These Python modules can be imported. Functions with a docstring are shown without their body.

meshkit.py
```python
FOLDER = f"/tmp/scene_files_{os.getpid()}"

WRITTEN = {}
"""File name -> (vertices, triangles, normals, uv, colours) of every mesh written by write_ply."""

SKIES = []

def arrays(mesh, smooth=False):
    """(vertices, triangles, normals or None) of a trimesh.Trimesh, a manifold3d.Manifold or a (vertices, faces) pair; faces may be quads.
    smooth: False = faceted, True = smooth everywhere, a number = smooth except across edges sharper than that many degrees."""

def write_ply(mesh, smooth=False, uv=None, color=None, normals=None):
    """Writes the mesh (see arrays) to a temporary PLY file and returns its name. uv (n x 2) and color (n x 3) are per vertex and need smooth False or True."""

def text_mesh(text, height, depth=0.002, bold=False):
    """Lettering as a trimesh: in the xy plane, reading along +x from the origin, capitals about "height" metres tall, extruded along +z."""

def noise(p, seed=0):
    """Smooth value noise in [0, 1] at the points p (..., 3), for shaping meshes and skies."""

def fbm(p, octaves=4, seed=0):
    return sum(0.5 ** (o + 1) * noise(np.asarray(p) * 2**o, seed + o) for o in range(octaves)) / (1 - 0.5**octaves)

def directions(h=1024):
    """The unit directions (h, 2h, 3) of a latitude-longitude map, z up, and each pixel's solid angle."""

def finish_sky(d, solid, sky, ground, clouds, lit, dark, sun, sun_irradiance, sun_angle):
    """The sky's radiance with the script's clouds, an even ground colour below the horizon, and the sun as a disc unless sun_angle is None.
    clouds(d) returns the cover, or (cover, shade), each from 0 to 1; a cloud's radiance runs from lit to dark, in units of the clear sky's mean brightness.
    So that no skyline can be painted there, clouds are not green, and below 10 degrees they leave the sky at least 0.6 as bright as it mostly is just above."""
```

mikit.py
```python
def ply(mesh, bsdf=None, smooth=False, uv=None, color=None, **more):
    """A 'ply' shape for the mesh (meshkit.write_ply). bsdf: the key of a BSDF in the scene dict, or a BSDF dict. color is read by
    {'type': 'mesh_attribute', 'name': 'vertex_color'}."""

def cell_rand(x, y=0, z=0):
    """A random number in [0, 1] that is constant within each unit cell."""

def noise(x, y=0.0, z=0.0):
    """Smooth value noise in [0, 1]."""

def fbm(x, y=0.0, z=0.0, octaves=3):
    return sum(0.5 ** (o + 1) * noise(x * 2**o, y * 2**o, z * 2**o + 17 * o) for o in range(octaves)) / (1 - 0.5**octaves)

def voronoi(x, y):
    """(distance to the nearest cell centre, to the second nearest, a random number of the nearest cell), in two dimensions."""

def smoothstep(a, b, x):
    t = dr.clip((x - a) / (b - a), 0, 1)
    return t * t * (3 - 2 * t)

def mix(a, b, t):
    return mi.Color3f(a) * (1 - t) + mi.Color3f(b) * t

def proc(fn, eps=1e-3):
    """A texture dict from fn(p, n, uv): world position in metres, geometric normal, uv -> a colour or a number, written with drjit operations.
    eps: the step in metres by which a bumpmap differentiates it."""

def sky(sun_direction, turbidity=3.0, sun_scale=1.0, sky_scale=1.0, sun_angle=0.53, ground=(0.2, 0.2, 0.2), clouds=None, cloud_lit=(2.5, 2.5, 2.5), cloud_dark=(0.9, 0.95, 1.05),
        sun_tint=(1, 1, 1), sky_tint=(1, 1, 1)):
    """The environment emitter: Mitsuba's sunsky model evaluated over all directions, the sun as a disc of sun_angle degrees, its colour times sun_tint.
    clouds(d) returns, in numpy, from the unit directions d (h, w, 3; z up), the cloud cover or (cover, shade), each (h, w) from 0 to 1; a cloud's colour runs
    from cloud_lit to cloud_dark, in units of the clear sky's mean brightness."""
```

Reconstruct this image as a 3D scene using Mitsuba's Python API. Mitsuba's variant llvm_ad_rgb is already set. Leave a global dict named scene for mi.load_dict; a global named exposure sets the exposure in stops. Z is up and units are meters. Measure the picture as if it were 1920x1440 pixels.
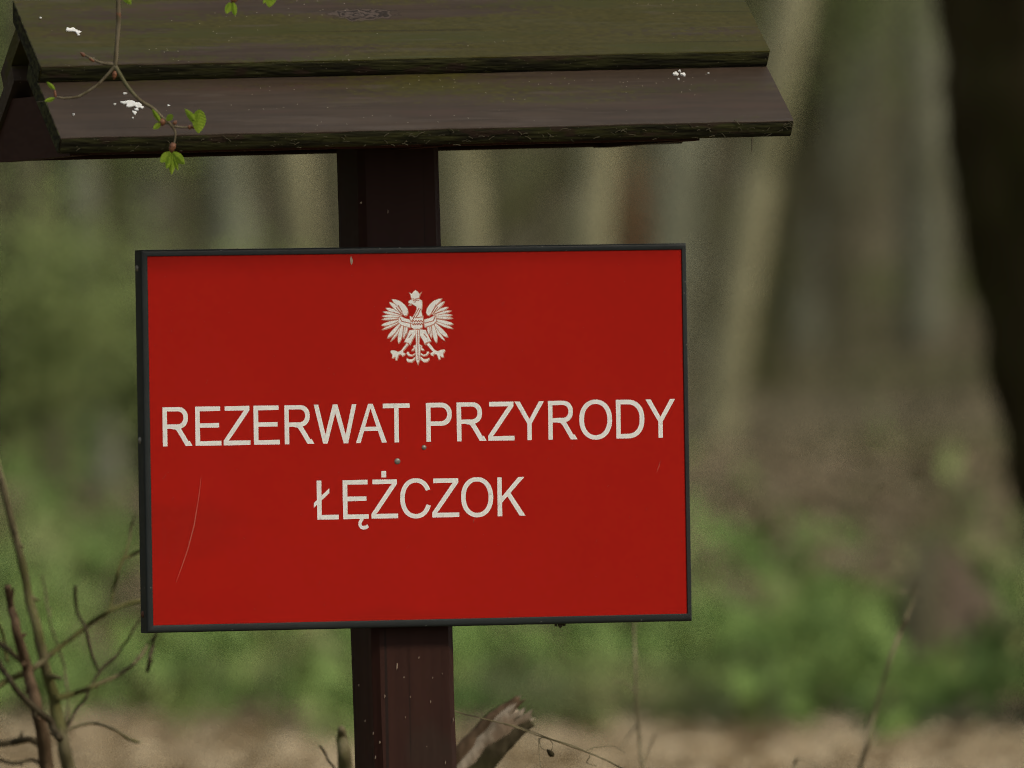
import math
import numpy as np
import drjit as dr
import mitsuba as mi
import mikit
import meshkit
import trimesh
from shapely.geometry import Polygon, LineString, Point, box as sbox
from shapely import affinity
from shapely.ops import unary_union

T = mi.ScalarTransform4f
scene, labels = {'type': 'scene'}, {}

# ------------------------------------------------------------------ camera, sky, exposure
EYE = np.array([-4.26290, -14.34457, 1.62363])
FWD = np.array([0.2923717, 0.9563048, 0.0])
RIGHT = np.array([0.956181, -0.292334, -0.016085])
UPV = np.array([0.015382, -0.004703, 0.999871])
FPX = 22342.08                                   # focal length in pixels of a 1920 wide picture
scene['camera'] = {
    'type': 'thinlens', 'fov': 2 * math.degrees(math.atan(960 / FPX)), 'fov_axis': 'x',
    'to_world': T().look_at(origin=EYE.tolist(), target=(EYE + 15 * FWD).tolist(), up=UPV.tolist()),
    'aperture_radius': 0.034, 'focus_distance': 14.95, 'near_clip': 0.5, 'far_clip': 2000.0,
}
SUN = (0.46, -0.64, 0.61)
scene['daylight'] = mikit.sky(SUN, turbidity=3.0, sun_scale=0.3, sun_angle=10.0, clouds=lambda d: 1.0,
                              cloud_lit=(1.56, 1.64, 1.70), ground=(0.12, 0.11, 0.07), sun_tint=(0.94, 1.0, 1.10))
exposure = 2.2

FLAT_R = np.array([FWD[1], -FWD[0], 0.0])          # level right-hand direction


def at(px, py, dist):
    """the point at this distance along the view that the photograph shows at (px, py)"""
    return EYE + dist * (FWD + (px - 960) / FPX * RIGHT - (py - 720) / FPX * UPV)


def on_plane(px, py, p0, n):
    v = FWD + (px - 960) / FPX * RIGHT - (py - 720) / FPX * UPV
    return EYE + v * (((p0 - EYE) @ n) / (v @ n))


# ------------------------------------------------------------------ helpers
TAKEN = {}


def key_of(name):
    TAKEN[name] = TAKEN.get(name, -1) + 1
    return name if TAKEN[name] == 0 else f'{name}_{TAKEN[name]:03d}'


def thing(name, label, cat, group=None):
    k = key_of(name)
    labels[k] = {'label': label, 'category': cat}
    if group:
        labels[k]['group'] = group
    return k


def part(parent, name, mesh, mat, smooth=False, **info):
    k = key_of(parent + '__' + name)
    scene[k] = mikit.ply(mesh, mat, smooth=smooth)
    if info:
        labels[k] = info
    return k


def put(key, mesh, mat, smooth=False):
    scene[key] = mikit.ply(mesh, mat, smooth=smooth)
    return key


def join(ms):
    vs, fs, n = [], [], 0
    for v, f in ms:
        vs.append(v)
        fs.append(f + n)
        n += len(v)
    return np.vstack(vs), np.vstack(fs)


def tube(pts, rad, sides=8, sub=1, bump=0.0, freq=20.0, seed=0, caps=True):
    """a tapered tube through the points; sub > 1 puts a smooth curve through them; bump roughens it"""
    pts = np.asarray(pts, float)
    rad = np.broadcast_to(np.asarray(rad, float), len(pts)) if np.ndim(rad) == 0 else np.asarray(rad, float)
    if sub > 1 and len(pts) > 2:
        from scipy.interpolate import PchipInterpolator
        t = np.concatenate([[0], np.cumsum(np.linalg.norm(np.diff(pts, axis=0), axis=1))])
        tt = np.unique(np.concatenate([np.linspace(t[i], t[i + 1], sub + 1) for i in range(len(t) - 1)]))
        pts, rad = PchipInterpolator(t, pts)(tt), np.interp(tt, t, rad)
    n = len(pts)
    tan = np.gradient(pts, axis=0)
    tan /= np.linalg.norm(tan, axis=1, keepdims=True)
    a = np.array([0.3, 0.5, 0.81]) if abs(tan[0] @ [0.3, 0.5, 0.81]) < 0.9 else np.array([1.0, 0, 0])
    xs = []
    for k in range(n):
        a = a - (a @ tan[k]) * tan[k]
        a /= np.linalg.norm(a)
        xs.append(a)
    X = np.array(xs)
    Y = np.cross(tan, X)
    th = np.linspace(0, 2 * np.pi, sides, endpoint=False)
    ring = X[:, None] * np.cos(th)[None, :, None] + Y[:, None] * np.sin(th)[None, :, None]
    v = pts[:, None] + ring * rad[:, None, None]
    if bump:
        nz = meshkit.fbm(v * freq, 3, seed) - 0.5
        v = v + ring * (nz * 2 * bump)[..., None]
    v = v.reshape(-1, 3)
    i, j = np.meshgrid(np.arange(n - 1), np.arange(sides), indexing='ij')
    b = (j + 1) % sides
    q = np.stack([i * sides + j, i * sides + b, (i + 1) * sides + b, (i + 1) * sides + j], -1).reshape(-1, 4)
    f = np.vstack([q[:, [0, 1, 2]], q[:, [0, 2, 3]]])
    if caps:
        v = np.vstack([v, pts[:1], pts[-1:]])
        c0, c1 = len(v) - 2, len(v) - 1
        k = np.arange(sides)
        f = np.vstack([f, np.stack([np.full(sides, c0), (k + 1) % sides, k], 1),
                       np.stack([np.full(sides, c1), (n - 1) * sides + k, (n - 1) * sides + (k + 1) % sides], 1)])
    return v, f


def sweep_x(profile, xs, wob=0.0, freq=30.0, seed=0):
    """a (y, z) outline, counter-clockwise seen from +x, swept along x with end caps; wob roughens it a little"""
    pr = np.asarray(profile, float)
    m, n = len(pr), len(xs)
    v = np.stack([np.repeat(xs, m), np.tile(pr[:, 0], n), np.tile(pr[:, 1], n)], 1)
    if wob:
        d = np.stack([meshkit.fbm(v * freq, 3, seed + k) - 0.5 for k in range(3)], 1)
        v = v + d * 2 * wob * [0.6, 1, 1]
    i, j = np.meshgrid(np.arange(n - 1), np.arange(m), indexing='ij')
    b = (j + 1) % m
    q = np.stack([i * m + j, i * m + b, (i + 1) * m + b, (i + 1) * m + j], -1).reshape(-1, 4)
    f = [q[:, [0, 2, 1]], q[:, [0, 3, 2]]]
    c = [v[:m].mean(0), v[-m:].mean(0)]
    v = np.vstack([v, c])
    k = np.arange(m)
    f.append(np.stack([np.full(m, len(v) - 2), k, (k + 1) % m], 1)[:, ::-1] if False else np.stack([np.full(m, len(v) - 2), (k + 1) % m, k], 1))
    f.append(np.stack([np.full(m, len(v) - 1), (n - 1) * m + k, (n - 1) * m + (k + 1) % m], 1))
    msh = trimesh.Trimesh(v, np.vstack(f), process=False)
    if msh.volume < 0:
        msh.invert()
    return msh


def outline(corners, r=0.002, per_edge=6):
    """a polygon's outline with small rounded corners and extra points along its edges"""
    p = Polygon(corners).buffer(-r, join_style=2).buffer(r, quad_segs=3)
    c = np.array(p.exterior.coords)[:-1]
    if not p.exterior.is_ccw:
        c = c[::-1]
    out = []
    for a, b in zip(c, np.roll(c, -1, 0)):
        k = max(1, int(np.linalg.norm(b - a) / 0.012)) if np.linalg.norm(b - a) > 0.012 else 1
        k = min(k, per_edge)
        out += [a + (b - a) * t / k for t in range(k)]
    return np.array(out)


def hull_box(lo, hi, ch=0.002):
    """a box with chamfered edges"""
    lo, hi = np.asarray(lo, float), np.asarray(hi, float)
    pts = []
    for s in np.ndindex(2, 2, 2):
        c = np.where(np.array(s) == 0, lo, hi)
        sg = np.where(np.array(s) == 0, 1, -1)
        for k in range(3):
            q = c + sg * ch
            q[k] = c[k]
            pts.append(q)
    return trimesh.Trimesh(pts).convex_hull


def flat_piece(poly, y0, thick):
    """a polygon drawn in the sign's plane (x, z) as a thin solid whose face lies at y0 (towards the viewer)"""
    ms = []
    for g in getattr(poly, 'geoms', [poly]):
        if g.is_empty or g.area < 1e-9:
            continue
        m = trimesh.creation.extrude_polygon(g, thick, engine='earcut')
        v = np.array(m.vertices)
        ms.append((np.stack([v[:, 0], y0 + thick - v[:, 2], v[:, 1]], 1), np.array(m.faces)))
    v, f = join(ms)
    m = trimesh.Trimesh(v, f, process=False)
    if m.volume < 0:
        m.invert()
    return m


# ------------------------------------------------------------------ materials
def rgb(c):
    return {'type': 'rgb', 'value': [float(x) for x in c]}


def principled(name, color, rough=0.6, spec=0.5, bump=None, bscale=0.001, eps=1e-3, **more):
    if spec == 0:
        b = {'type': 'diffuse', 'reflectance': mikit.proc(color) if callable(color) else rgb(color)}
    else:
        b = {'type': 'principled', 'base_color': mikit.proc(color) if callable(color) else rgb(color),
             'roughness': mikit.proc(rough) if callable(rough) else rough, 'specular': spec, **more}
    if bump is not None:
        b = {'type': 'bumpmap', 'arbitrary': mikit.proc(bump, eps), 'scale': bscale, 'bsdf': b}
    scene[name] = {'type': 'twosided', 'bsdf': b}
    return name


fbm, nz, sm, mix = mikit.fbm, mikit.noise, mikit.smoothstep, mikit.mix


def c_post(p, n, uv):
    g = fbm(p.x * 90, p.y * 90, p.z * 4, 3)
    s = fbm(p.x * 14, p.y * 14, p.z * 9, 3)
    c = mix((0.026, 0.0080, 0.0048), (0.042, 0.0140, 0.0080), g)
    c = mix(c, (0.030, 0.020, 0.013), sm(0.55, 0.75, s) * 0.5)
    crack = fbm(p.x * 150 + 5, p.y * 150, p.z * 2.5, 2)
    return mix(c, (0.012, 0.006, 0.004), sm(0.70, 0.80, crack) * 0.8)


principled('stained_post', c_post, 0.6, 0.18, bump=lambda p, n, uv: fbm(p.x * 160, p.y * 160, p.z * 7, 3), bscale=0.0012)


def knot(p, xk, yk):
    d = dr.sqrt(dr.square((p.x - xk) / 0.034) + dr.square((p.y - yk) / 0.010))
    return d


def board_color(moss_lo, moss_hi, knots):
    def fn(p, n, uv):
        g = fbm(p.x * 9, p.y * 110, p.z * 110, 4)
        c = mix((0.030, 0.0205, 0.0140), (0.064, 0.043, 0.0285), g)
        red = fbm(p.x * 9 + 3, p.y * 60, p.z * 60, 3)
        c = mix(c, (0.060, 0.032, 0.024), sm(0.58, 0.78, red) * 0.5)
        m = fbm(p.x * 2.6 + 7, p.y * 21, p.z * 21, 4)
        fine = fbm(p.x * 140, p.y * 260, p.z * 260, 2)
        moss = sm(moss_lo, moss_hi, m + (fine - 0.5) * 0.22)
        tone = fbm(p.x * 6 + 3, p.y * 45, p.z * 45, 3)
        c = mix(c, mix(mix((0.036, 0.033, 0.005), (0.064, 0.055, 0.010), fine), (0.044, 0.045, 0.008), sm(0.45, 0.7, tone)), moss * 0.9)
        worn = fbm(p.x * 14 + 9, p.y * 90, p.z * 90, 3)
        c = mix(c, (0.080, 0.062, 0.050), sm(0.60, 0.82, worn) * 0.35)
        streak = fbm(p.x * 2.2, p.y * 230, p.z * 230, 2)
        c = mix(c, (0.020, 0.015, 0.009), sm(0.72, 0.86, streak) * 0.45)
        if knots:
            d = knot(p, knots[0], knots[1]) + (fbm(p.x * 120, p.y * 200, 0, 2) - 0.5) * 0.9
            ring = 0.5 + 0.5 * dr.sin(d * 14)
            c = mix(c, mix((0.020, 0.013, 0.009), (0.085, 0.062, 0.05), ring), sm(1.5, 0.8, d) * 0.95)
        # lichen: small pale flecks in loose flocks
        a, b, w = mikit.voronoi(p.x * 120, p.y * 150)
        flock = sm(0.56, 0.72, fbm(p.x * 9 + 31, p.y * 30, p.z * 30, 3))
        fl = sm(0.13, 0.07, a) * sm(0.93, 0.95, w + flock * 0.20 - 0.06)
        return mix(c, mix((0.13, 0.13, 0.07), (0.23, 0.20, 0.15), w), fl * 0.75)
    return fn


def board_bump(p, n, uv):
    return fbm(p.x * 6, p.y * 220, p.z * 220, 3) + 0.5 * fbm(p.x * 90, p.y * 200, p.z * 200, 2)


def board_rough(p, n, uv):
    return 0.42 + 0.3 * fbm(p.x * 6, p.y * 60, p.z * 60, 3)


principled('mossy_board', board_color(0.36, 0.56, (-0.06, 0.028)), board_rough, 0.15, bump=board_bump, bscale=0.0010)
principled('brown_board', board_color(0.55, 0.78, None), board_rough, 0.25, bump=board_bump, bscale=0.0008)


def c_beam(p, n, uv):
    g = fbm(p.x * 5, p.y * 40, p.z * 150, 3)
    return mix((0.029, 0.0115, 0.0080), (0.046, 0.020, 0.0135), g)


principled('stained_beam', c_beam, 0.7, 0.15)


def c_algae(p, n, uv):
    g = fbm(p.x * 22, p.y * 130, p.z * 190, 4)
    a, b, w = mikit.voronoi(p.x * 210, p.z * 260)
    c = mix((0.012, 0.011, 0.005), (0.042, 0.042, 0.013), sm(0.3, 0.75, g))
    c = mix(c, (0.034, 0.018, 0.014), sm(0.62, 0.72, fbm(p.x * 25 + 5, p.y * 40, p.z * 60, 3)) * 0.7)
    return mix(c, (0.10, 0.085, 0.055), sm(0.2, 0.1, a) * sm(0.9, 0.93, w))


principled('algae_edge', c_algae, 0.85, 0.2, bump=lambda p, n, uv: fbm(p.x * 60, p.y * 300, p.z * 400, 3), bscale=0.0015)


def c_red(p, n, uv):
    f = fbm(p.x * 7, p.z * 5, 3, 4)
    a, b, w = mikit.voronoi(p.x * 70, p.z * 70)
    c = mix((0.375, 0.0082, 0.0030), (0.440, 0.0102, 0.0040), f)
    fade = sm(0.56, 0.72, fbm(p.x * 3.1 + 5, p.z * 9, 8, 4))
    c = mix(c, (0.320, 0.011, 0.004), fade * 0.5)
    fl = sm(0.055, 0.025, a) * sm(0.955, 0.965, w)
    return mix(c, (0.42, 0.10, 0.07), fl * 0.8)


def r_red(p, n, uv):
    return 0.36 + 0.16 * fbm(p.x * 11, p.z * 6, 1, 4)


principled('red_sheet', c_red, r_red, 0.10)


def c_white(p, n, uv):
    f = fbm(p.x * 40, p.z * 40, 1, 3)
    s = fbm(p.x * 260, p.z * 200, 5, 2)
    return mix(mix((0.82, 0.81, 0.775), (0.86, 0.855, 0.825), f), (0.60, 0.55, 0.47), sm(0.80, 0.86, s) * 0.5)


principled('white_print', c_white, 0.45, 0.2)
principled('pink_print', (0.56, 0.29, 0.225), 0.45, 0.2)
principled('scuffed_red', lambda p, n, uv: mix((0.38, 0.030, 0.020), (0.46, 0.110, 0.075), fbm(p.x * 200, p.z * 120, 0, 2)), 0.55, 0.3)
principled('pale_chip', (0.36, 0.26, 0.19), 0.6, 0.3)


def c_frame(p, n, uv):
    f = fbm(p.x * 30, p.y * 60, p.z * 30, 4)
    a, b, w = mikit.voronoi(p.x * 150 + p.y * 90, p.z * 150)
    c = mix((0.0165, 0.0195, 0.0195), (0.027, 0.031, 0.030), f)
    return mix(c, (0.13, 0.13, 0.115), sm(0.16, 0.08, a) * sm(0.965, 0.975, w))


principled('grey_frame', c_frame, 0.42, 0.25)
principled('dull_steel', lambda p, n, uv: mix((0.16, 0.15, 0.13), (0.32, 0.30, 0.26), fbm(p.x * 400, p.y * 400, p.z * 400, 2)), 0.45, 0.5, metallic=0.6)
principled('rusty_steel', (0.10, 0.045, 0.025), 0.7, 0.3)
principled('droppings', lambda p, n, uv: mix((0.62, 0.62, 0.58), (0.82, 0.82, 0.80), fbm(p.x * 300, p.y * 300, p.z * 300, 2)), 0.7, 0.3)
principled('web_threads', (0.085, 0.075, 0.045), 0.7, 0.2)


def bark(name, lo, hi, moss=(0.05, 0.055, 0.018), amount=0.4, f=9.0, rough=0.85):
    def fn(p, n, uv):
        g = fbm(p.x * f * 3, p.y * f * 3, p.z * f * 0.7, 4)
        m = fbm(p.x * f * 0.35 + 11, p.y * f * 0.35, p.z * f * 0.2, 3)
        grain = fbm(p.x * f * 9, p.y * f * 9, p.z * f * 3, 2)
        c = mix(lo, hi, sm(0.25, 0.75, g))
        return mix(c, moss, sm(0.5, 0.66, m + (grain - 0.5) * 0.25) * amount)
    return principled(name, fn, rough, 0)


bark('pale_bark', (0.235, 0.220, 0.130), (0.345, 0.325, 0.200), amount=0.3)
bark('bright_bark', (0.235, 0.220, 0.132), (0.33, 0.31, 0.19), amount=0.2)
bark('grey_bark', (0.160, 0.166, 0.116), (0.245, 0.250, 0.180), amount=0.35)
bark('brown_bark', (0.092, 0.084, 0.054), (0.145, 0.134, 0.086), amount=0.35)
bark('mossy_bark', (0.046, 0.046, 0.024), (0.080, 0.078, 0.040), (0.066, 0.072, 0.020), 0.7)
bark('dark_bark', (0.016, 0.013, 0.007), (0.036, 0.030, 0.015), (0.030, 0.033, 0.009), 0.6, f=4.0)  # very dark all over, with greener patches
bark('shrub_bark', (0.115, 0.097, 0.056), (0.195, 0.168, 0.098), (0.105, 0.108, 0.034), 0.75, f=40)
bark('dark_twig', (0.050, 0.040, 0.025), (0.095, 0.078, 0.049), (0.045, 0.044, 0.018), 0.5, f=50)
bark('brown_stem', (0.070, 0.046, 0.028), (0.150, 0.102, 0.064), (0.10, 0.07, 0.04), 0.4, f=45)
bark('twig_bark', (0.105, 0.085, 0.052), (0.185, 0.155, 0.105), (0.11, 0.115, 0.055), 0.6, f=90)
bark('dry_stalk_skin', (0.190, 0.158, 0.095), (0.280, 0.240, 0.150), (0.10, 0.085, 0.05), 0.4, f=60)
bark('torn_wood', (0.22, 0.180, 0.130), (0.47, 0.395, 0.305), (0.20, 0.135, 0.090), 0.7, f=45)
bark('stump_wood', (0.105, 0.080, 0.058), (0.180, 0.140, 0.105), (0.075, 0.065, 0.04), 0.4, f=10)
principled('bud_scale', lambda p, n, uv: mix((0.09, 0.035, 0.018), (0.26, 0.105, 0.045), fbm(p.x * 500, p.y * 500, p.z * 500, 2)), 0.5, 0.4)


def c_ground(p, n, uv):
    a, b, w = mikit.voronoi(p.x * 11 + fbm(p.x * 3, p.y * 3, 0, 2), p.y * 11)
    g = fbm(p.x * 1.1, p.y * 1.1, 2, 4)
    c = mix((0.105, 0.092, 0.058), (0.195, 0.168, 0.108), w)
    c = mix(c, (0.078, 0.068, 0.042), sm(0.42, 0.62, g) * 0.7)
    green = sm(0.50, 0.64, fbm(p.x * 0.7 + 9, p.y * 0.7, 5, 4) + (w - 0.5) * 0.1)
    along = (p.x - EYE[0]) * FWD[0] + (p.y - EYE[1]) * FWD[1]
    edge = along + (fbm(p.x * 1.5, p.y * 0.6, 3, 4) - 0.5) * 5 + (w - 0.5) * 1.2
    blade = fbm(p.x * 30, p.y * 30, 4, 2)
    straw = mix((0.26, 0.205, 0.125), (0.44, 0.365, 0.235), blade)
    c = mix(c, mix((0.055, 0.066, 0.022), (0.105, 0.118, 0.045), w), green * 0.7)
    return mix(c, straw, sm(33.7, 32.5, edge) * sm(20, 24, along) * 0.9)


principled('forest_floor', c_ground, 0.95, 0)


def leafy(name, lo, hi, f=3.0, trans=0.5):
    fn = lambda p, n, uv: mix(lo, hi, 0.6 * fbm(p.x * f, p.y * f, p.z * f, 2) + 0.4 * mikit.cell_rand(p.x * f * 6, p.y * f * 6, p.z * f * 6))
    if trans < 0.8:
        scene[name] = {'type': 'twosided', 'bsdf': {'type': 'diffuse', 'reflectance': mikit.proc(fn)}}
    else:
        scene[name] = {'type': 'principledthin', 'base_color': mikit.proc(fn), 'roughness': 0.6, 'diff_trans': trans, 'spec_trans': 0.0}
    return name


leafy('fresh_leaf', (0.15, 0.26, 0.022), (0.30, 0.40, 0.050), 60.0, 0.8)
scene['herb_leaf'] = {'type': 'twosided', 'bsdf': {'type': 'diffuse', 'reflectance': mikit.proc(
    lambda p, n, uv: mix(mix((0.150, 0.245, 0.068), (0.255, 0.365, 0.120), mikit.cell_rand(p.x * 9, p.y * 9, p.z * 9)), (0.290, 0.280, 0.145), sm(0.46, 0.70, fbm(p.x * 2.4, p.y * 0.5, p.z * 3, 3)) * 0.7))}}
leafy('shrub_leaf', (0.165, 0.215, 0.075), (0.280, 0.330, 0.130), 1.3, 0.7)
leafy('dry_leaf', (0.36, 0.285, 0.180), (0.58, 0.475, 0.320), 1.1, 0.3)
leafy('brown_leaf', (0.180, 0.140, 0.090), (0.330, 0.265, 0.175), 1.1, 0.2)
leafy('thicket_leaf', (0.045, 0.050, 0.022), (0.080, 0.085, 0.036), 1.3, 0.3)
leafy('rust_leaf', (0.19, 0.085, 0.040), (0.30, 0.155, 0.075), 6.0, 0.4)

# ------------------------------------------------------------------ ground (one sheet)
from scipy.interpolate import PchipInterpolator
_S = [-200, 8, 15, 19, 24, 28, 33, 38, 45, 55, 65, 80, 100, 125, 160, 400]
_Z = [0, 0, 0.0, 0.10, 0.33, 0.52, 0.66, 0.84, 1.05, 1.26, 1.55, 2.6, 5.0, 8.2, 11.0, 16.0]
_prof = PchipInterpolator(_S, _Z)


def height(x, y):
    s = (x - EYE[0]) * FWD[0] + (y - EYE[1]) * FWD[1]
    u = (x - EYE[0]) * FLAT_R[0] + (y - EYE[1]) * FLAT_R[1]
    p = np.stack([x * 0.25, y * 0.25, np.zeros_like(x)], -1)
    bump = (meshkit.fbm(p, 4, 5) - 0.5) * np.clip((s - 12) / 30, 0.05, 1.0) * 0.28
    return _prof(s) + bump + 0.0016 * np.clip(np.abs(u) - 8, 0, 60) * np.clip(s / 50, 0, 1.5)


def pos(u, s):
    """a point on the ground, u metres right of the view line and s metres along it"""
    x = EYE[0] + FLAT_R[0] * u + FWD[0] * s
    y = EYE[1] + FLAT_R[1] * u + FWD[1] * s
    return np.stack([x, y, height(np.asarray(x, float), np.asarray(y, float))], -1)


def strips(a, b, n):
    return np.linspace(a, b, n)


us = np.unique(np.concatenate([strips(-300, -40, 14), strips(-40, -9, 32), strips(-9, 9, 110), strips(9, 40, 32), strips(40, 300, 14)]))
ss = np.unique(np.concatenate([strips(-120, 8, 20), strips(8, 28, 50), strips(28, 70, 190), strips(70, 130, 80), strips(130, 400, 25)]))
U, S = np.meshgrid(us, ss, indexing='ij')
gv = pos(U.ravel(), S.ravel())
ni, nj = U.shape
i, j = np.meshgrid(np.arange(ni - 1), np.arange(nj - 1), indexing='ij')
gq = np.stack([i * nj + j, (i + 1) * nj + j, (i + 1) * nj + j + 1, i * nj + j + 1], -1).reshape(-1, 4)
put('ground', (gv, gq), 'forest_floor', smooth=True)
labels['ground'] = {'label': 'brown woodland floor rising behind the sign', 'category': 'ground', 'kind': 'structure'}

rng = np.random.default_rng(11)


def ground_normals(p):
    e = 0.15
    zx = height(p[:, 0] + e, p[:, 1]) - height(p[:, 0] - e, p[:, 1])
    zy = height(p[:, 0], p[:, 1] + e) - height(p[:, 0], p[:, 1] - e)
    n = np.stack([-zx / (2 * e), -zy / (2 * e), np.ones(len(p))], 1)
    return n / np.linalg.norm(n, axis=1, keepdims=True)


def cards(c, axis, side, L, W):
    """pointed leaf cards folded along the midrib: centre, long axis, side axis, length, width"""
    L, W = L[:, None], W[:, None]
    n = np.cross(axis, side)
    v = np.stack([c - axis * L / 2, c + side * W / 2 - axis * L * 0.05 + n * W * 0.18, c + axis * L / 2, c - side * W / 2 - axis * L * 0.05 + n * W * 0.18], 1).reshape(-1, 3)
    k = np.arange(len(c)) * 4
    f = np.vstack([np.stack([k, k + 1, k + 2], 1), np.stack([k, k + 2, k + 3], 1)])
    return v, f


def unit(v):
    return v / np.maximum(np.linalg.norm(v, axis=-1, keepdims=True), 1e-9)


def lying_leaves(n, u0, u1, s0, s1, L0, L1, keep, seed, lift=0.03):
    r = np.random.default_rng(seed)
    u, s = r.uniform(u0, u1, n), r.uniform(s0, s1, n)
    p = pos(u, s)
    k = keep(u, s, p, r)
    p = p[k]
    m = len(p)
    nn = unit(ground_normals(p) + r.normal(0, 0.28, (m, 3)))
    ax = unit(np.cross(nn, r.normal(size=(m, 3))))
    L = r.uniform(L0, L1, m)
    return cards(p + nn * lift * r.uniform(0.3, 1, (m, 1)), ax, np.cross(nn, ax), L, L * r.uniform(0.45, 0.7, m))


def n2(u, s, f, seed):
    return meshkit.fbm(np.stack([u * f, s * f, np.zeros_like(u)], -1), 3, seed)


put('dry_leaves', lying_leaves(42000, -7, 7, 24, 36.5, 0.06, 0.12,
    lambda u, s, p, r: s < 32.9 + 4.0 * (n2(u, s * 0.2, 1.7, 3) - 0.5) + r.normal(0, 0.35, len(u)), 21), 'dry_leaf')
labels['dry_leaves'] = {'label': 'pale tan dry leaves and grass covering the strip of ground at the bottom', 'category': 'leaf litter', 'kind': 'stuff'}
put('leaf_litter', lying_leaves(70000, -9, 9, 33, 75, 0.07, 0.13, lambda u, s, p, r: r.uniform(size=len(u)) < np.clip(1.3 * (n2(u, s, 0.5, 8) + 0.1), 0, 1) * np.clip(1 - (s - 50) / 9, 0.12, 1), 22), 'brown_leaf')
labels['leaf_litter'] = {'label': 'brown fallen leaves on the woodland floor under the trees', 'category': 'leaf litter', 'kind': 'stuff'}


def herb_mask(u, s, p, r):
    """clumps of herbs with brown gaps between them, thinning out up the slope"""
    m = 0.65 * n2(u, s * 0.13, 2.6, 31) + 0.35 * n2(u, s * 0.2, 6.5, 37)
    d = np.where(u > 0.0, 0.14, np.where(u > -1.0, 0.16, 0.0))
    d = d - np.where(u > -0.9, np.clip((s - 38.0) / 8, 0, 1) * 0.34, 0.02) - np.clip((33.0 + 4.5 * (n2(u, s * 0, 2.2, 41) - 0.5) - s) / 1.6, 0, 1) * 0.6
    return r.uniform(size=len(u)) < np.clip((m - 0.5 + d) * 9.0, 0.0, 1)


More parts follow.
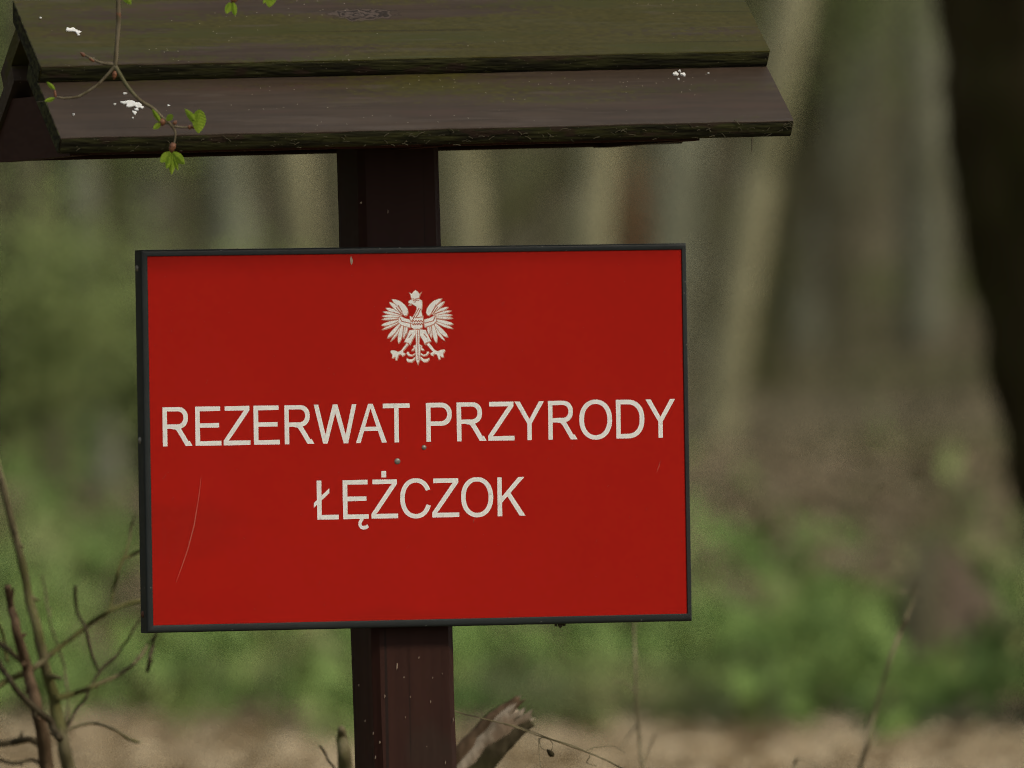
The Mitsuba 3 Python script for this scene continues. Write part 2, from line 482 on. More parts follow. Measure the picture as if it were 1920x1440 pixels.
r = np.random.default_rng(33)
n = 120000
u, s = r.uniform(-7, 7, n), r.uniform(31.0, 58, n)
p = pos(u, s)
k = herb_mask(u, s, p, r)
p, u, s = p[k], u[k], s[k]
m = len(p)
tall = np.clip(n2(u, s * 0.15, 3.2, 45) - 0.34, 0.04, 0.5) * 0.9
p[:, 2] += tall * r.uniform(0.05, 1, m)
up = unit(np.stack([r.normal(0, 0.7, m), r.normal(0, 0.7, m), np.full(m, 0.75)], 1))
L = r.uniform(0.06, 0.15, m)
put('ground_herbs', cards(p, up, unit(np.cross(up, r.normal(size=(m, 3)))), L, L * r.uniform(0.3, 0.6, m)), 'herb_leaf')
labels['ground_herbs'] = {'label': 'fresh green spring herbs and grass in a band along the woodland floor', 'category': 'ground cover', 'kind': 'stuff'}

# ------------------------------------------------------------------ the wood behind
far = []
r = np.random.default_rng(5)
for k in range(250):
    s_, u_ = r.uniform(68, 135), r.uniform(-30, 30)
    b = pos(np.array(u_), np.array(s_))
    lean = r.normal(0, 0.07, 2)
    h = r.uniform(9, 18)
    rad = r.choice([0.04, 0.06, 0.09, 0.14], p=[0.3, 0.3, 0.25, 0.15]) * r.uniform(0.8, 1.3)
    top = b + [lean[0] * h, lean[1] * h, h]
    mid = (b + top) / 2 + np.append(r.normal(0, 0.25, 2), 0)
    far.append((k % 3, tube([b - [0, 0, 0.3], b + (mid - b) * 0.5, mid, top], [rad * 1.25, rad, rad * 0.75, rad * 0.25], 6, 2)))
for k, (mat, lab) in enumerate((('grey_bark', 'grey'), ('brown_bark', 'brown'), ('mossy_bark', 'dark mossy'))):
    key = put(f'far_forest' if k == 0 else f'far_forest_{k:03d}', join([m for q, m in far if q == k]), mat, smooth=True)
    labels[key] = {'label': f'distant blurred mass of {lab} trunks on the slope behind', 'category': 'forest', 'kind': 'stuff'}

r = np.random.default_rng(71)
m = 30000
u, s = r.uniform(-32, 32, m), r.uniform(57, 125, m)
p = pos(u, s)
p[:, 2] += r.uniform(7.0, 14, m)
p = p[meshkit.fbm(p * 0.35, 3, 12) > 0.56]
m = len(p)
ax = unit(r.normal(size=(m, 3)))
L = r.uniform(0.3, 0.8, m)
put('shading_crowns', cards(p, ax, unit(np.cross(ax, r.normal(size=(m, 3)))), L, L * 0.6), 'shrub_leaf')  # unseen leaf cards added overhead so the far floor falls into shade
labels['shading_crowns'] = {'label': 'unseen spring crowns added above the picture to shade the floor of the wood', 'category': 'forest', 'kind': 'stuff'}

br = []
for k in range(2200):
    s_, u_ = r.uniform(56, 120), r.uniform(-16, 16)
    b = pos(np.array(u_), np.array(s_))
    h = r.uniform(0.8, 4.2)
    d = np.append(r.normal(0, 0.32, 2), 1.0) * h
    br.append(tube([b, b + d * 0.5 + np.append(r.normal(0, 0.08, 2), 0), b + d], [0.012, 0.009, 0.003], 4, 1, caps=False))
put('brushwood', join(br), 'brown_bark')
labels['brushwood'] = {'label': 'thin bare brushwood and saplings filling the wood behind', 'category': 'brush', 'kind': 'stuff'}


def leaf_cloud(n, u0, u1, s0, s1, z0, z1, L0, L1, seed, f=0.7, cut=0.5):
    r = np.random.default_rng(seed)
    p = pos(r.uniform(u0, u1, n), r.uniform(s0, s1, n))
    p[:, 2] += r.uniform(z0, z1, n)
    p = p[meshkit.fbm(p * f, 3, seed) > cut]
    m = len(p)
    ax = unit(r.normal(size=(m, 3)))
    L = r.uniform(L0, L1, m)
    return cards(p, ax, unit(np.cross(ax, r.normal(size=(m, 3)))), L, L * 0.6)


def shrub(label, u0, s0, w, h, n, seed, mat='shrub_leaf', leaf=(0.04, 0.08), group=None):
    r = np.random.default_rng(seed)
    k = thing('leafing_shrub', label, 'shrub', group)
    b = pos(np.array(u0), np.array(s0))
    st, tips = [], []
    for q in range(14):
        a = r.uniform(0, 2 * np.pi)
        rr = w * 0.5 * math.sqrt(r.uniform(0.05, 1))
        hh = h * r.uniform(0.6, 1.0)
        tip = b + [rr * math.cos(a), rr * math.sin(a), hh]
        mid = b + (tip - b) * [0.35, 0.35, 0.55]
        st.append(tube([b - [0, 0, 0.1], mid, tip], [0.014, 0.010, 0.003], 5, 3))
        tips.append((mid, tip))
    part(k, 'stems', join(st), 'brown_bark', True)
    q = r.integers(0, len(tips), n)
    t = r.uniform(0.0, 1.05, (n, 1))
    A = np.array([x[0] for x in tips])[q]
    B = np.array([x[1] for x in tips])[q]
    p = A + (B - A) * t + r.normal(0, 0.10 * w, (n, 3))
    ax = unit(r.normal(size=(n, 3)))
    L = r.uniform(*leaf, n)
    part(k, 'leaves', cards(p, ax, unit(np.cross(ax, r.normal(size=(n, 3)))), L, L * 0.6), mat, kind='stuff')
    return k


SH = [
    ('young green shrub low at the far left edge beside the bare stems', -2.00, 44, 1.2, 1.3, 3200, 1),
    ('green shrub behind the left edge of the red sign', -1.85, 56, 1.6, 3.2, 3200, 2),
    ('tall thin leafing shrub at the upper left under the roof', -2.45, 60, 2.0, 4.2, 4200, 3),
    ('leafing shrub between the roofed post and the left trunks', -1.15, 64, 1.8, 4.4, 2600, 4),
    ('sparse green shrub high behind the pale leaning trunk', 1.78, 66, 1.4, 4.6, 4200, 5),
    ('low green shrub at the lower left behind the bare twigs', -1.35, 46, 1.1, 1.0, 2400, 6),
]
for lab, u0, s0, w, h, n, sd in SH:
    shrub(lab, u0, s0, w, h, n, sd)
shrub('sapling holding rust brown dead leaves above the right end of the sign', 0.61, 57, 0.16, 1.42, 150, 8, 'rust_leaf', (0.05, 0.09))


def tree(label, line, dist, width, mat, cat='tree', group=None, top=9.0, seed=0, name='tree', sides=14, bump=0.06):
    """line: two or more points of its axis as the photograph shows them; it is carried on down to the ground and up beyond the frame"""
    r = np.random.default_rng(100 + seed)
    k = thing(name, label, cat, group)
    P = [at(x, y, dist) for x, y in line]          # from high to low
    rad = width * dist / FPX / 2
    d = unit(P[0] - P[1])
    P = [P[0] + d * top, P[0] + d * top * 0.45 + np.append(r.normal(0, 0.1, 2), 0)] + P
    low = P[-1]
    d = unit(P[-1] - P[-2])
    g = float(height(np.array(low[0]), np.array(low[1])))
    t = (g - 0.25 - low[2]) / d[2]
    if t > 0:
        P.append(low + d * t)
    P = np.array(P)
    z = P[:, 2]
    z0 = P[-1, 2]
    R = rad * (1 - 0.85 * np.clip((z - z0) / (z[0] - z0), 0, 1)) / (1 - 0.85 * (P[2, 2] - z0) / (z[0] - z0))
    R[-1] *= 1.35
    part(k, 'trunk', tube(P[::-1], R[::-1], sides, 6, rad * bump * 2, 2.5 / max(rad, 0.05), seed), mat, True)
    lim = []
    for q in range(7):
        f = r.uniform(0.15, 0.9)
        a = P[1] + (P[0] - P[1]) * f
        w = r.uniform(0, 2 * np.pi)
        e = a + np.array([math.cos(w), math.sin(w), 0.8]) * r.uniform(1.0, 2.4)
        m = (a + e) / 2 + [0, 0, 0.15]
        lim.append(tube([a, m, e], [rad * 0.22, rad * 0.15, rad * 0.04], 6, 3))
        for _ in range(3):
            e2 = m + unit(e - m + r.normal(0, 0.5, 3)) * r.uniform(0.5, 1.2)
            lim.append(tube([m, e2], [rad * 0.09, rad * 0.03], 5))
    part(k, 'limbs', join(lim), mat, True)
    return k


tree('very dark mossy leaning tree trunk cut by the right edge of the picture', [(1994, 0), (2034, 260), (2096, 520), (2160, 800), (2240, 1000)], 33, 500, 'dark_bark', seed=1, sides=28, bump=0.05, top=7)
tree('pale olive trunk leaning right, beside the right end of the roof', [(1492, 0), (1440, 260), (1392, 520), (1345, 820)], 58, 66, 'pale_bark', seed=2)
tree('bright pale trunk rising between the roof and the right half of the sign', [(1124, 280), (1108, 460), (1098, 900)], 50, 70, 'bright_bark', seed=3)
tree('slim grey trunk above the right end of the red sign', [(1264, 280), (1246, 460), (1225, 900)], 60, 58, 'grey_bark', seed=4)
tree('olive trunk just right of the post between roof and sign', [(868, 280), (880, 460), (905, 900)], 55, 66, 'pale_bark', seed=5)
tree('broad grey trunk leaning right, midway between the sign and the dark tree', [(1640, 60), (1580, 300), (1515, 620), (1480, 860)], 70, 84, 'grey_bark', seed=6)
tree('added dark trunk filling the shadow gap close behind the pale leaning one', [(1535, 40), (1492, 300), (1440, 620), (1405, 840)], 66, 44, 'mossy_bark', seed=7)  # dark trunk shape stands in for a gap of shade between the trunks
tree('dull grey trunk at the left, next to the left edge of the sign', [(150, 280), (178, 600), (205, 900)], 50, 60, 'grey_bark', seed=9)
tree('slim brown trunk nearest the left edge of the picture', [(55, 280), (80, 600), (110, 950)], 47, 46, 'brown_bark', seed=10)
tree('broad olive brown trunk left of the post under the roof', [(425, 280), (440, 460), (462, 900)], 52, 80, 'grey_bark', seed=11)
tree('olive trunk closest to the post on its left side', [(552, 280), (566, 460), (590, 900)], 55, 56, 'pale_bark', seed=12)
tree('thin green trunk right of the dull grey trunk at the upper left', [(188, 280), (214, 460), (250, 900)], 50, 20, 'mossy_bark', seed=13)
k = thing('dead_leaning_trunk', 'dark dead trunk slanting between the post and the bright pale trunk', 'dead tree')
part(k, 'trunk', tube([at(1250, 90, 61), at(1060, 310, 59), at(910, 430, 57), at(620, 660, 55), at(470, 950, 53) ], [0.05, 0.055, 0.06, 0.065, 0.075], 10, 5, 0.01, 8), 'mossy_bark', True)

k = thing('tree_stump', 'old brown tree stump standing in the green herbs at the lower right', 'stump')
b = pos(np.array((1775 - 960) / FPX * 36.5), np.array(36.5))
th = np.linspace(0, 2 * np.pi, 24, endpoint=False)
st = tube([b - [0, 0, 0.1], b + [0, 0, 0.03], b + [0, 0, 0.13], b + [-0.02, 0, 0.24], b + [-0.05, 0, 0.33]], [0.25, 0.19, 0.14, 0.11, 0.07], 28, 4, 0.06, 9, 4)
part(k, 'wood', st, 'stump_wood', True)
for q, (x, y, L_, w_) in enumerate(((0.9, -0.3, 0.30, 0.06), (-0.8, -0.6, 0.26, 0.055), (0.2, -1.0, 0.28, 0.06))):
    e = b + np.array([x, y, 0]) * L_
    part(k, 'root', tube([b + [0, 0, 0.14], b + (e - b) * 0.55 + [0, 0, 0.06], e - [0, 0, 0.08]], [w_ * 1.2, w_, w_ * 0.5], 12, 5, 0.012, 18, q), 'stump_wood', True)
part(k, 'bark_flap', tube([b + [-0.13, -0.10, -0.05], b + [-0.12, -0.09, 0.17], b + [-0.07, -0.05, 0.37]], [0.085, 0.07, 0.03], 12, 4, 0.02, 16, 2), 'brown_bark', True)

# the edge of the wood goes on at the left, outside the picture, and keeps light from that side off the post
r = np.random.default_rng(77)
m = 26000
u, s = r.uniform(-13, -3.2, m), r.uniform(8, 32, m)
p = pos(u, s)
p[:, 2] += 6.5 * r.uniform(0, 1, m) ** 0.9 * (0.75 + 0.5 * n2(u, s, 0.4, 6))
ax = unit(r.normal(size=(m, 3)))
L = r.uniform(0.14, 0.30, m)
put('thicket', cards(p, ax, unit(np.cross(ax, r.normal(size=(m, 3)))), L, L * 0.6), 'thicket_leaf')
labels['thicket'] = {'label': 'unseen dense dark thicket at the edge of the wood, keeping side light off the post', 'category': 'thicket', 'kind': 'stuff'}

# ------------------------------------------------------------------ roofed post
k_post = thing('wooden_signpost', 'dark brown wooden post with a small mossy board roof carrying the red sign', 'post')
TILT = 0.0137                                     # the roof stands a little askew


def askew(m):
    v = np.array(m.vertices)
    v[:, 2] += (v[:, 0] + 0.0235) * TILT
    return trimesh.Trimesh(v, m.faces, process=False)


TH = math.atan(0.6745)
SL, NO, BT = np.array([math.cos(TH), math.sin(TH)]), np.array([-math.sin(TH), math.cos(TH)]), 0.024
XL, XR = -0.4988, 0.4522
xs = np.linspace(XL, XR, 150)
F1 = np.array([-0.15, 1.9425])                    # top front corner of the eave board (y, z)
B2 = np.array([-0.0455, 2.0131])                  # bottom front corner of the upper board
F2 = B2 + NO * BT
low = [F1 - NO * BT, F1 - NO * BT + SL * 0.175, F1 + SL * 0.175, F1]
zt = lambda y: F2[1] + (y - F2[0]) * 0.6745
upp = [B2, (0.0712, zt(0.0712) - BT / math.cos(TH)), (0.0712, zt(0.0712)), F2]
front_low = part(k_post, 'roof_board', askew(sweep_x(outline(low, 0.0018), xs, 0.0010, 26, 1)), 'brown_board', 40, label='lower front roof board, brown with white droppings')
front_up = part(k_post, 'roof_board', askew(sweep_x(outline(upp, 0.0018), xs, 0.0010, 26, 3)), 'mossy_board', 40, label='upper front roof board, green with moss')
mir = lambda prof: [(0.1430 - y, z) for y, z in prof][::-1]
xr = np.linspace(XL + 0.016, XR - 0.01, 40)
part(k_post, 'roof_board', askew(sweep_x(outline(mir(low), 0.0018), xr, 0.0008, 26, 5)), 'brown_board', 40)
part(k_post, 'roof_board', askew(sweep_x(outline(mir([B2, (0.0710, zt(0.0710) - BT / math.cos(TH)), (0.0710, zt(0.0710)), F2]), 0.0018), xr, 0.0008, 26, 7)), 'mossy_board', 40)

# rough algae-grown front edges, end grain and the lower edges of the boards, 1.5 mm proud
def edge_strip(a, b, x0, x1, off, seed):
    a, b, off = np.array(a), np.array(b), np.array(off) / np.linalg.norm(off)
    n_, m_ = 260, 7
    X, Tt = np.meshgrid(np.linspace(x0, x1, n_), np.linspace(0, 1, m_), indexing='ij')
    base = a + (b - a) * Tt[..., None]
    q = np.stack([X, base[..., 0], base[..., 1]], -1)
    d = 0.0012 + 0.0012 * (meshkit.fbm(q * [120, 300, 300], 3, seed) - 0.35)
    d = d * np.where((Tt == 0) | (Tt == 1), -0.3, 1)
    q = q + np.concatenate([np.zeros(q.shape[:2] + (1,)), d[..., None] * off], -1)
    i, j = np.meshgrid(np.arange(n_ - 1), np.arange(m_ - 1), indexing='ij')
    f = np.stack([i * m_ + j, (i + 1) * m_ + j, (i + 1) * m_ + j + 1, i * m_ + j + 1], -1).reshape(-1, 4)
    f = np.vstack([f[:, [0, 1, 2]], f[:, [0, 2, 3]]])
    return askew(trimesh.Trimesh(q.reshape(-1, 3), f, process=False))


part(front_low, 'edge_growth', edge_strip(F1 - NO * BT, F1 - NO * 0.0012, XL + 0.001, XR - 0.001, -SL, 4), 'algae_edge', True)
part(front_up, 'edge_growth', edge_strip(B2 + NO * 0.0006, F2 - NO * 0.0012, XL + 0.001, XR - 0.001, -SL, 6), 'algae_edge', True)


def end_growth(prof, seed):
    c = outline(prof, 0.0022, 4)
    m = trimesh.creation.extrude_polygon(Polygon(c).buffer(-0.0004), 0.0016, engine='earcut')
    v = np.array(m.vertices)
    return askew(trimesh.Trimesh(np.stack([XL + 0.0004 - v[:, 2], v[:, 0], v[:, 1]], 1), m.faces, process=False))


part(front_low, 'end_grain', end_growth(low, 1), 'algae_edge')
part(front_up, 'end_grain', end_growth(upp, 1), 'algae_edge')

# battens under the eaves, gable boards and the support on the post
BZ = 1.9213
part(k_post, 'batten', askew(hull_box((-0.452, -0.112, BZ), (0.3395, -0.085, BZ + 0.0215))), 'stained_beam')
part(k_post, 'batten', askew(hull_box((-0.452, 0.228, BZ), (0.3395, 0.255, BZ + 0.0215))), 'stained_beam')
under = lambda y: 1.9425 + (y + 0.15) * 0.6745 - BT / math.cos(TH) - 0.0006
gy = 0.1430


def gable(x0):
    top = 1.9985
    y0 = -0.15 + (top - 1.9425 + BT / math.cos(TH) + 0.0006) / 0.6745
    pr = [(-0.1135, BZ - 0.001), (gy + 0.1135, BZ - 0.001), (gy + 0.1135, under(-0.1135)), (gy - y0, top), (y0, top), (-0.1135, under(-0.1135))]
    return askew(sweep_x(outline(pr, 0.0015), np.array([x0, x0 + 0.012, x0 + 0.024]), 0.0003))


part(k_post, 'gable_board', gable(-0.478), 'stained_beam')
part(k_post, 'gable_board', gable(0.3155), 'stained_beam')
part(k_post, 'gable_board', gable(-0.022), 'stained_beam')

# the post: square, chamfered corners, leaning slightly
PW, CH = 0.0535, 0.0085
pc = [(-PW + CH, -PW), (PW - CH, -PW), (PW, -PW + CH), (PW, PW - CH), (PW - CH, PW), (-PW + CH, PW), (-PW, PW - CH), (-PW, -PW + CH)]
pc = np.array(pc)
zs = np.linspace(-0.1, 1.985, 220)
dens = np.array([pc[q] + (pc[(q + 1) % 8] - pc[q]) * t / (6 if q % 2 == 0 else 2) for q in range(8) for t in range(6 if q % 2 == 0 else 2)])
m_ = len(dens)
V = np.zeros((len(zs), m_, 3))
V[..., 0] = dens[None, :, 0] + (-0.0014 - (zs[:, None] - 1.215) * 0.0147)
V[..., 1] = dens[None, :, 1] + 0.0835
V[..., 2] = zs[:, None]
V[..., :2] += (np.stack([meshkit.fbm(V * [25, 25, 9], 3, 60 + q) for q in range(2)], -1) - 0.5) * 0.0022
i, j = np.meshgrid(np.arange(len(zs) - 1), np.arange(m_), indexing='ij')
q = np.stack([i * m_ + j, i * m_ + (j + 1) % m_, (i + 1) * m_ + (j + 1) % m_, (i + 1) * m_ + j], -1).reshape(-1, 4)
pm = trimesh.Trimesh(V.reshape(-1, 3), np.vstack([q[:, [0, 1, 2]], q[:, [0, 2, 3]]]), process=False)
post = part(k_post, 'post', pm, 'stained_post', 25)
# pale nicks where the stain has chipped off
r = np.random.default_rng(8)
nick = []
for px, py, L, w in ((744, 1250, 17, 4.2), (785, 1233, 6, 3), (671, 1285, 7, 3), (721, 1306, 9, 3), (757, 1270, 5, 2.4), (769, 1307, 6, 2.4), (807, 1316, 7, 3), (811, 1271, 5, 2.2), (829, 1263, 4, 2),
                     (712, 1392, 6, 3), (682, 1352, 7, 2.6), (700, 1375, 6, 2.2), (835, 1430, 9, 2.6), (727, 397, 9, 2.2), (687, 380, 4, 2), (800, 1400, 4, 2), (760, 1345, 4, 1.8), (850, 1350, 10, 1.6), (704, 1420, 8, 2)):
    side = px < 700
    p0 = np.array([-0.0014 - 0.0025 - PW, 0.0835, 1.2]) if side and px < 698 else np.array([0, 0.0835 - PW, 1.2])
    nn = np.array([-1.0, 0, 0]) if side and px < 698 else np.array([0, -1.0, 0])
    c = on_plane(px, py, p0, nn)
    if nn[0] < 0:
        c[0] = -0.0014 - (c[2] - 1.215) * 0.0147 - PW
    t_ = 0.000671
    th = np.linspace(0, 2 * np.pi, 9, endpoint=False)
    tx = np.array([0, -1.0, 0]) if nn[0] < 0 else np.array([1.0, 0, 0])
    ring = c + np.outer(np.cos(th) * w * 0.8 * t_ / 2 * r.uniform(0.7, 1.2, 9) + np.sin(th) * 0.25 * w * t_, tx) + np.outer(np.sin(th) * L * t_ / 2, [0, 0, 1.0])
    vv = np.vstack([ring - nn * 0.001, ring * 0.6 + c * 0.4 + nn * 0.0016, [c + nn * 0.0018]])
    ff = []
    for q_ in range(9):
        ff += [[q_, (q_ + 1) % 9, 9 + (q_ + 1) % 9], [q_, 9 + (q_ + 1) % 9, 9 + q_], [18, 9 + q_, 9 + (q_ + 1) % 9]]
    nick.append((vv, np.array(ff)))
part(post, 'nicks', join(nick), 'pale_chip', False, kind='stuff')

# threads, needles and crumbs caught on the board edges
r = np.random.default_rng(14)
thr = []
for q in range(90):
    x = XR - 0.95 * r.uniform(0, 1) ** 1.4
    t = r.uniform(0.1, 0.95)
    base = F1 - NO * BT * t - SL * 0.003
    a = np.array([x, base[0], base[1] + (x + 0.0235) * TILT])
    L = r.uniform(0.003, 0.010)
    d = unit(np.array([r.choice([-1, 1]) * 0.8, -0.1, r.uniform(-0.2, 0.9)])) * L
    thr.append(tube([a, a + d * 0.5 + [0, -0.0006, 0.0006], a + d], r.uniform(0.00025, 0.0006), 4, caps=False))
a = on_plane(1411, 258, np.array([0, -0.14, 0]), np.array([0, 1.0, 0]))
thr.append(tube([a, a + [-0.001, -0.001, -0.006], a + [-0.002, -0.001, -0.016], a + [-0.0032, -0.001, -0.021]], [0.0013, 0.0011, 0.0006, 0.0002], 5))
part(front_low, 'threads', join(thr), 'web_threads', True, kind='stuff')

# ------------------------------------------------------------------ sign
ZC = 1.56
k_sign = thing('sign_board', 'red nature reserve sign with white lettering and eagle in a dark grey frame', 'sign')
PWD, PHT, YP = 0.70, 0.4604, 0.002
FX0, FX1 = -0.0011 - 0.35744, -0.0011 + 0.35744
FZ0, FZ1 = ZC - 0.0008 - 0.23901, ZC - 0.0008 + 0.23901
panel = part(k_sign, 'panel', hull_box((-0.3515, YP, ZC - PHT / 2 - 0.0015), (0.3515, YP + 0.004, ZC + PHT / 2 + 0.0015), 0.0003), 'red_sheet')


def bar(a, b, inner_a, inner_b, seed):
    """one mitred side of the tray-like frame: outer corners a, b and inner corners (x, z); rounded front edge, 28 mm deep"""
    a, b, ia, ib = map(np.array, (a, b, inner_a, inner_b))
    prof = [(1.0, YP + 0.0005), (1.0, 0.0006), (0.93, 0.0), (0.42, 0.0), (0.20, 0.0005), (0.07, 0.0016), (0.0, 0.0038), (0.0, 0.0282), (0.55, 0.0282), (1.0, 0.0065)]
    rows = []
    for (o, i_) in ((a, ia), (b, ib)):
        rows.append(np.array([[*(o + (i_ - o) * t), y] for t, y in prof])[:, [0, 2, 1]])
    v = np.vstack(rows)
    m_ = len(prof)
    kk = np.arange(m_)
    q_ = np.stack([kk, (kk + 1) % m_, m_ + (kk + 1) % m_, m_ + kk], 1)
    f = [*q_[:, [0, 1, 2]], *q_[:, [0, 2, 3]]]
    m = trimesh.Trimesh(v, np.array(f), process=False)
    return m


IX0, IX1, IZ0, IZ1 = -0.35, 0.35, ZC - PHT / 2, ZC + PHT / 2
frame = []
for a, b, c, d in (((FX0, FZ1), (FX1, FZ1), (IX0, IZ1), (IX1, IZ1)), ((FX1, FZ1), (FX1, FZ0), (IX1, IZ1), (IX1, IZ0)),
                   ((FX1, FZ0), (FX0, FZ0), (IX1, IZ0), (IX0, IZ0)), ((FX0, FZ0), (FX0, FZ1), (IX0, IZ0), (IX0, IZ1))):
    m = bar(a, b, c, d, 0)
    frame.append((np.array(m.vertices), np.array(m.faces)))
fr = part(k_sign, 'frame', join(frame), 'grey_frame', 50)
part(k_sign, 'backing', hull_box((-0.34, YP + 0.0045, ZC - 0.222), (0.34, 0.0275, ZC + 0.222), 0.001), 'grey_frame')


def screw(c, ax, rad, h):
    m = trimesh.creation.uv_sphere(radius=1.0, count=[10, 16])
    v = np.array(m.vertices)
    v[:, 2] = np.clip(v[:, 2], -0.2, None)
    v = v * [rad, rad, h]
    R = trimesh.geometry.align_vectors([0, 0, 1], ax)[:3, :3]
    return trimesh.Trimesh(v @ R.T + c, m.faces, process=False)


for py, mat in ((503, 'dull_steel'), (826, 'dull_steel'), (1152, 'rusty_steel')):
    c = on_plane(259 + (py - 503) * 0.018, py, np.array([FX0, 0, 0]), np.array([1.0, 0, 0]))
    part(fr, 'screw', screw(np.array([FX0, 0.0165, c[2]]), [-1, 0, 0], 0.0042, 0.0028), mat, True)
for px, py, rr in ((795, 839, 0.0032), (745, 865, 0.0040)):
    c = on_plane(px, py, np.array([0, YP, 0]), np.array([0, 1.0, 0]))
    part(k_sign, 'screw', screw(c, [0, -1, 0], rr, 0.0016), 'dull_steel', True)

# --- lettering: letter shapes on a 1466 unit cap height
def ell(cx, cy, rx, ry, e=2.15, n=72):
    t = np.linspace(0, 2 * np.pi, n, endpoint=False)
    c, s = np.cos(t), np.sin(t)
    return Polygon(np.stack([cx + rx * np.sign(c) * np.abs(c) ** (2 / e), cy + ry * np.sign(s) * np.abs(s) ** (2 / e)], 1))


def bowl(x0, xs_, x1, y0, y1, e=2.2):
    c = ell(xs_, (y0 + y1) / 2, x1 - xs_, (y1 - y0) / 2, e)
    return unary_union([sbox(x0, y0, xs_, y1), c.intersection(sbox(xs_ - 1, y0 - 5, x1 + 5, y1 + 5))])


def G(ch):
    P_ = Polygon
    if ch == 'E':
        return P_([(162, 0), (162, 1466), (1222, 1466), (1222, 1293), (356, 1293), (356, 844), (1167, 844), (1167, 672), (356, 672), (356, 173), (1256, 173), (1256, 0)])
    if ch == 'Z':
        return P_([(41, 0), (41, 180), (872, 1219), (943, 1293), (105, 1293), (105, 1466), (1175, 1466), (1175, 1293), (337, 258), (246, 173), (1199, 173), (1199, 0)])
    if ch == 'T':
        return P_([(531, 0), (531, 1293), (48, 1293), (48, 1466), (1210, 1466), (1210, 1293), (725, 1293), (725, 0)])
    if ch == 'Y':
        return P_([(571, 0), (571, 621), (6, 1466), (242, 1466), (672, 797), (1118, 1466), (1345, 1466), (770, 621), (770, 0)])
    if ch == 'W':
        return unary_union([P_([(25, 1466), (224, 1466), (611, 0), (414, 0)]), P_([(414, 0), (611, 0), (1070, 1466), (864, 1466)]),
                            P_([(864, 1466), (1070, 1466), (1520, 0), (1324, 0)]), P_([(1324, 0), (1520, 0), (1909, 1466), (1714, 1466)])])
    if ch == 'A':
        return P_([(-3, 0), (560, 1466), (769, 1466), (1369, 0), (1148, 0), (977, 444), (364, 444), (203, 0)], [[(420, 602), (917, 602), (662, 1300)]])
    if ch == 'P':
        return unary_union([sbox(158, 0, 352, 1466), bowl(158, 800, 1258, 596, 1466).difference(bowl(352, 770, 1059, 769, 1293))])
    if ch == 'R':
        leg = LineString([(600, 735), (720, 722), (800, 680), (880, 590), (990, 430), (1328, -90)]).buffer(98, join_style=1).intersection(sbox(500, 0, 1500, 820))
        leg = unary_union([leg, P_([(1206, 0), (1450, 0), (1330, 190), (1120, 130)])])
        return unary_union([sbox(161, 0, 355, 1466), bowl(161, 830, 1266, 651, 1466).difference(bowl(355, 800, 1065, 818, 1304)), leg])
    if ch == 'O':
        return ell(797, 733, 700, 758).difference(ell(797, 733, 498, 590))
    if ch == 'D':
        return bowl(158, 640, 1381, 0, 1466, 2.3).difference(bowl(352, 640, 1181, 173, 1293, 2.3))
    if ch == 'C':
        return ell(795, 733, 693, 758).difference(ell(795, 733, 491, 590)).difference(P_([(1161, 993), (1352, 1038), (1800, 1140), (1800, 360), (1398, 465), (1204, 514), (900, 740)]))
    if ch == 'K':
        return P_([(150, 0), (150, 1466), (344, 1466), (344, 739), (1072, 1466), (1335, 1466), (720, 872), (1362, 0), (1106, 0), (584, 742), (344, 508), (344, 0)])
    if ch == 'Ł':
        return unary_union([P_([(150, 0), (150, 1466), (344, 1466), (344, 173), (1066, 173), (1066, 0)]), P_([(16, 450), (16, 630), (680, 1170), (680, 990)])])
    if ch == 'Ę':
        og = unary_union([LineString([(985, 20), (885, -120), (870, -220), (925, -310), (1010, -335), (1120, -325), (1225, -270)]).buffer(68, cap_style=2, join_style=1)]).intersection(sbox(700, -420, 1257, 60))
        return unary_union([G('E'), og])
    if ch == 'Ż':
        return unary_union([G('Z'), sbox(500, 1545, 705, 1785)])


GC = {'E': (162, 1256), 'Z': (41, 1199), 'T': (48, 1210), 'Y': (6, 1345), 'W': (25, 1909), 'A': (-3, 1369), 'P': (158, 1258), 'R': (161, 1450), 'O': (97, 1497), 'D': (158, 1381),
      'C': (102, 1398), 'K': (150, 1362), 'Ł': (150, 1066), 'Ę': (162, 1256), 'Ż': (41, 1199)}
L1 = [('R', 92, 297, 296), ('E', 318, 497, 290), ('Z', 513, 698, 288), ('E', 722, 902, 284), ('R', 936, 1140, 281), ('W', 1140, 1435, 276), ('A', 1428, 1642, 272), ('T', 1618, 1804, 268)]
L1 = [(c, 280 + a / 3.6923, 280 + b / 3.6923, 720 + y / 3.6923) for c, a, b, y in L1]
L1 += [(c, 780 + a / 3.6923, 780 + b / 3.6923, 720 + y / 3.6923) for c, a, b, y in
       [('P', 70, 248, 265), ('R', 282, 487, 261), ('Z', 497, 680, 258), ('Y', 683, 888, 254), ('R', 915, 1115, 250), ('O', 1130, 1357, 246), ('D', 1385, 1580, 243), ('Y', 1590, 1795, 238)]]
L2 = [(c, 580 + a / 4.571, 580 + b / 4.571, 840 + y / 4.571) for c, a, b, y in
      [('Ł', 65, 250, 446), ('Ę', 287, 507, 440), ('Ż', 530, 758, 437), ('C', 778, 1030, 431), ('Z', 1050, 1282, 427), ('O', 1300, 1575, 421), ('K', 1612, 1850, 416)]]
CAP = 0.0489
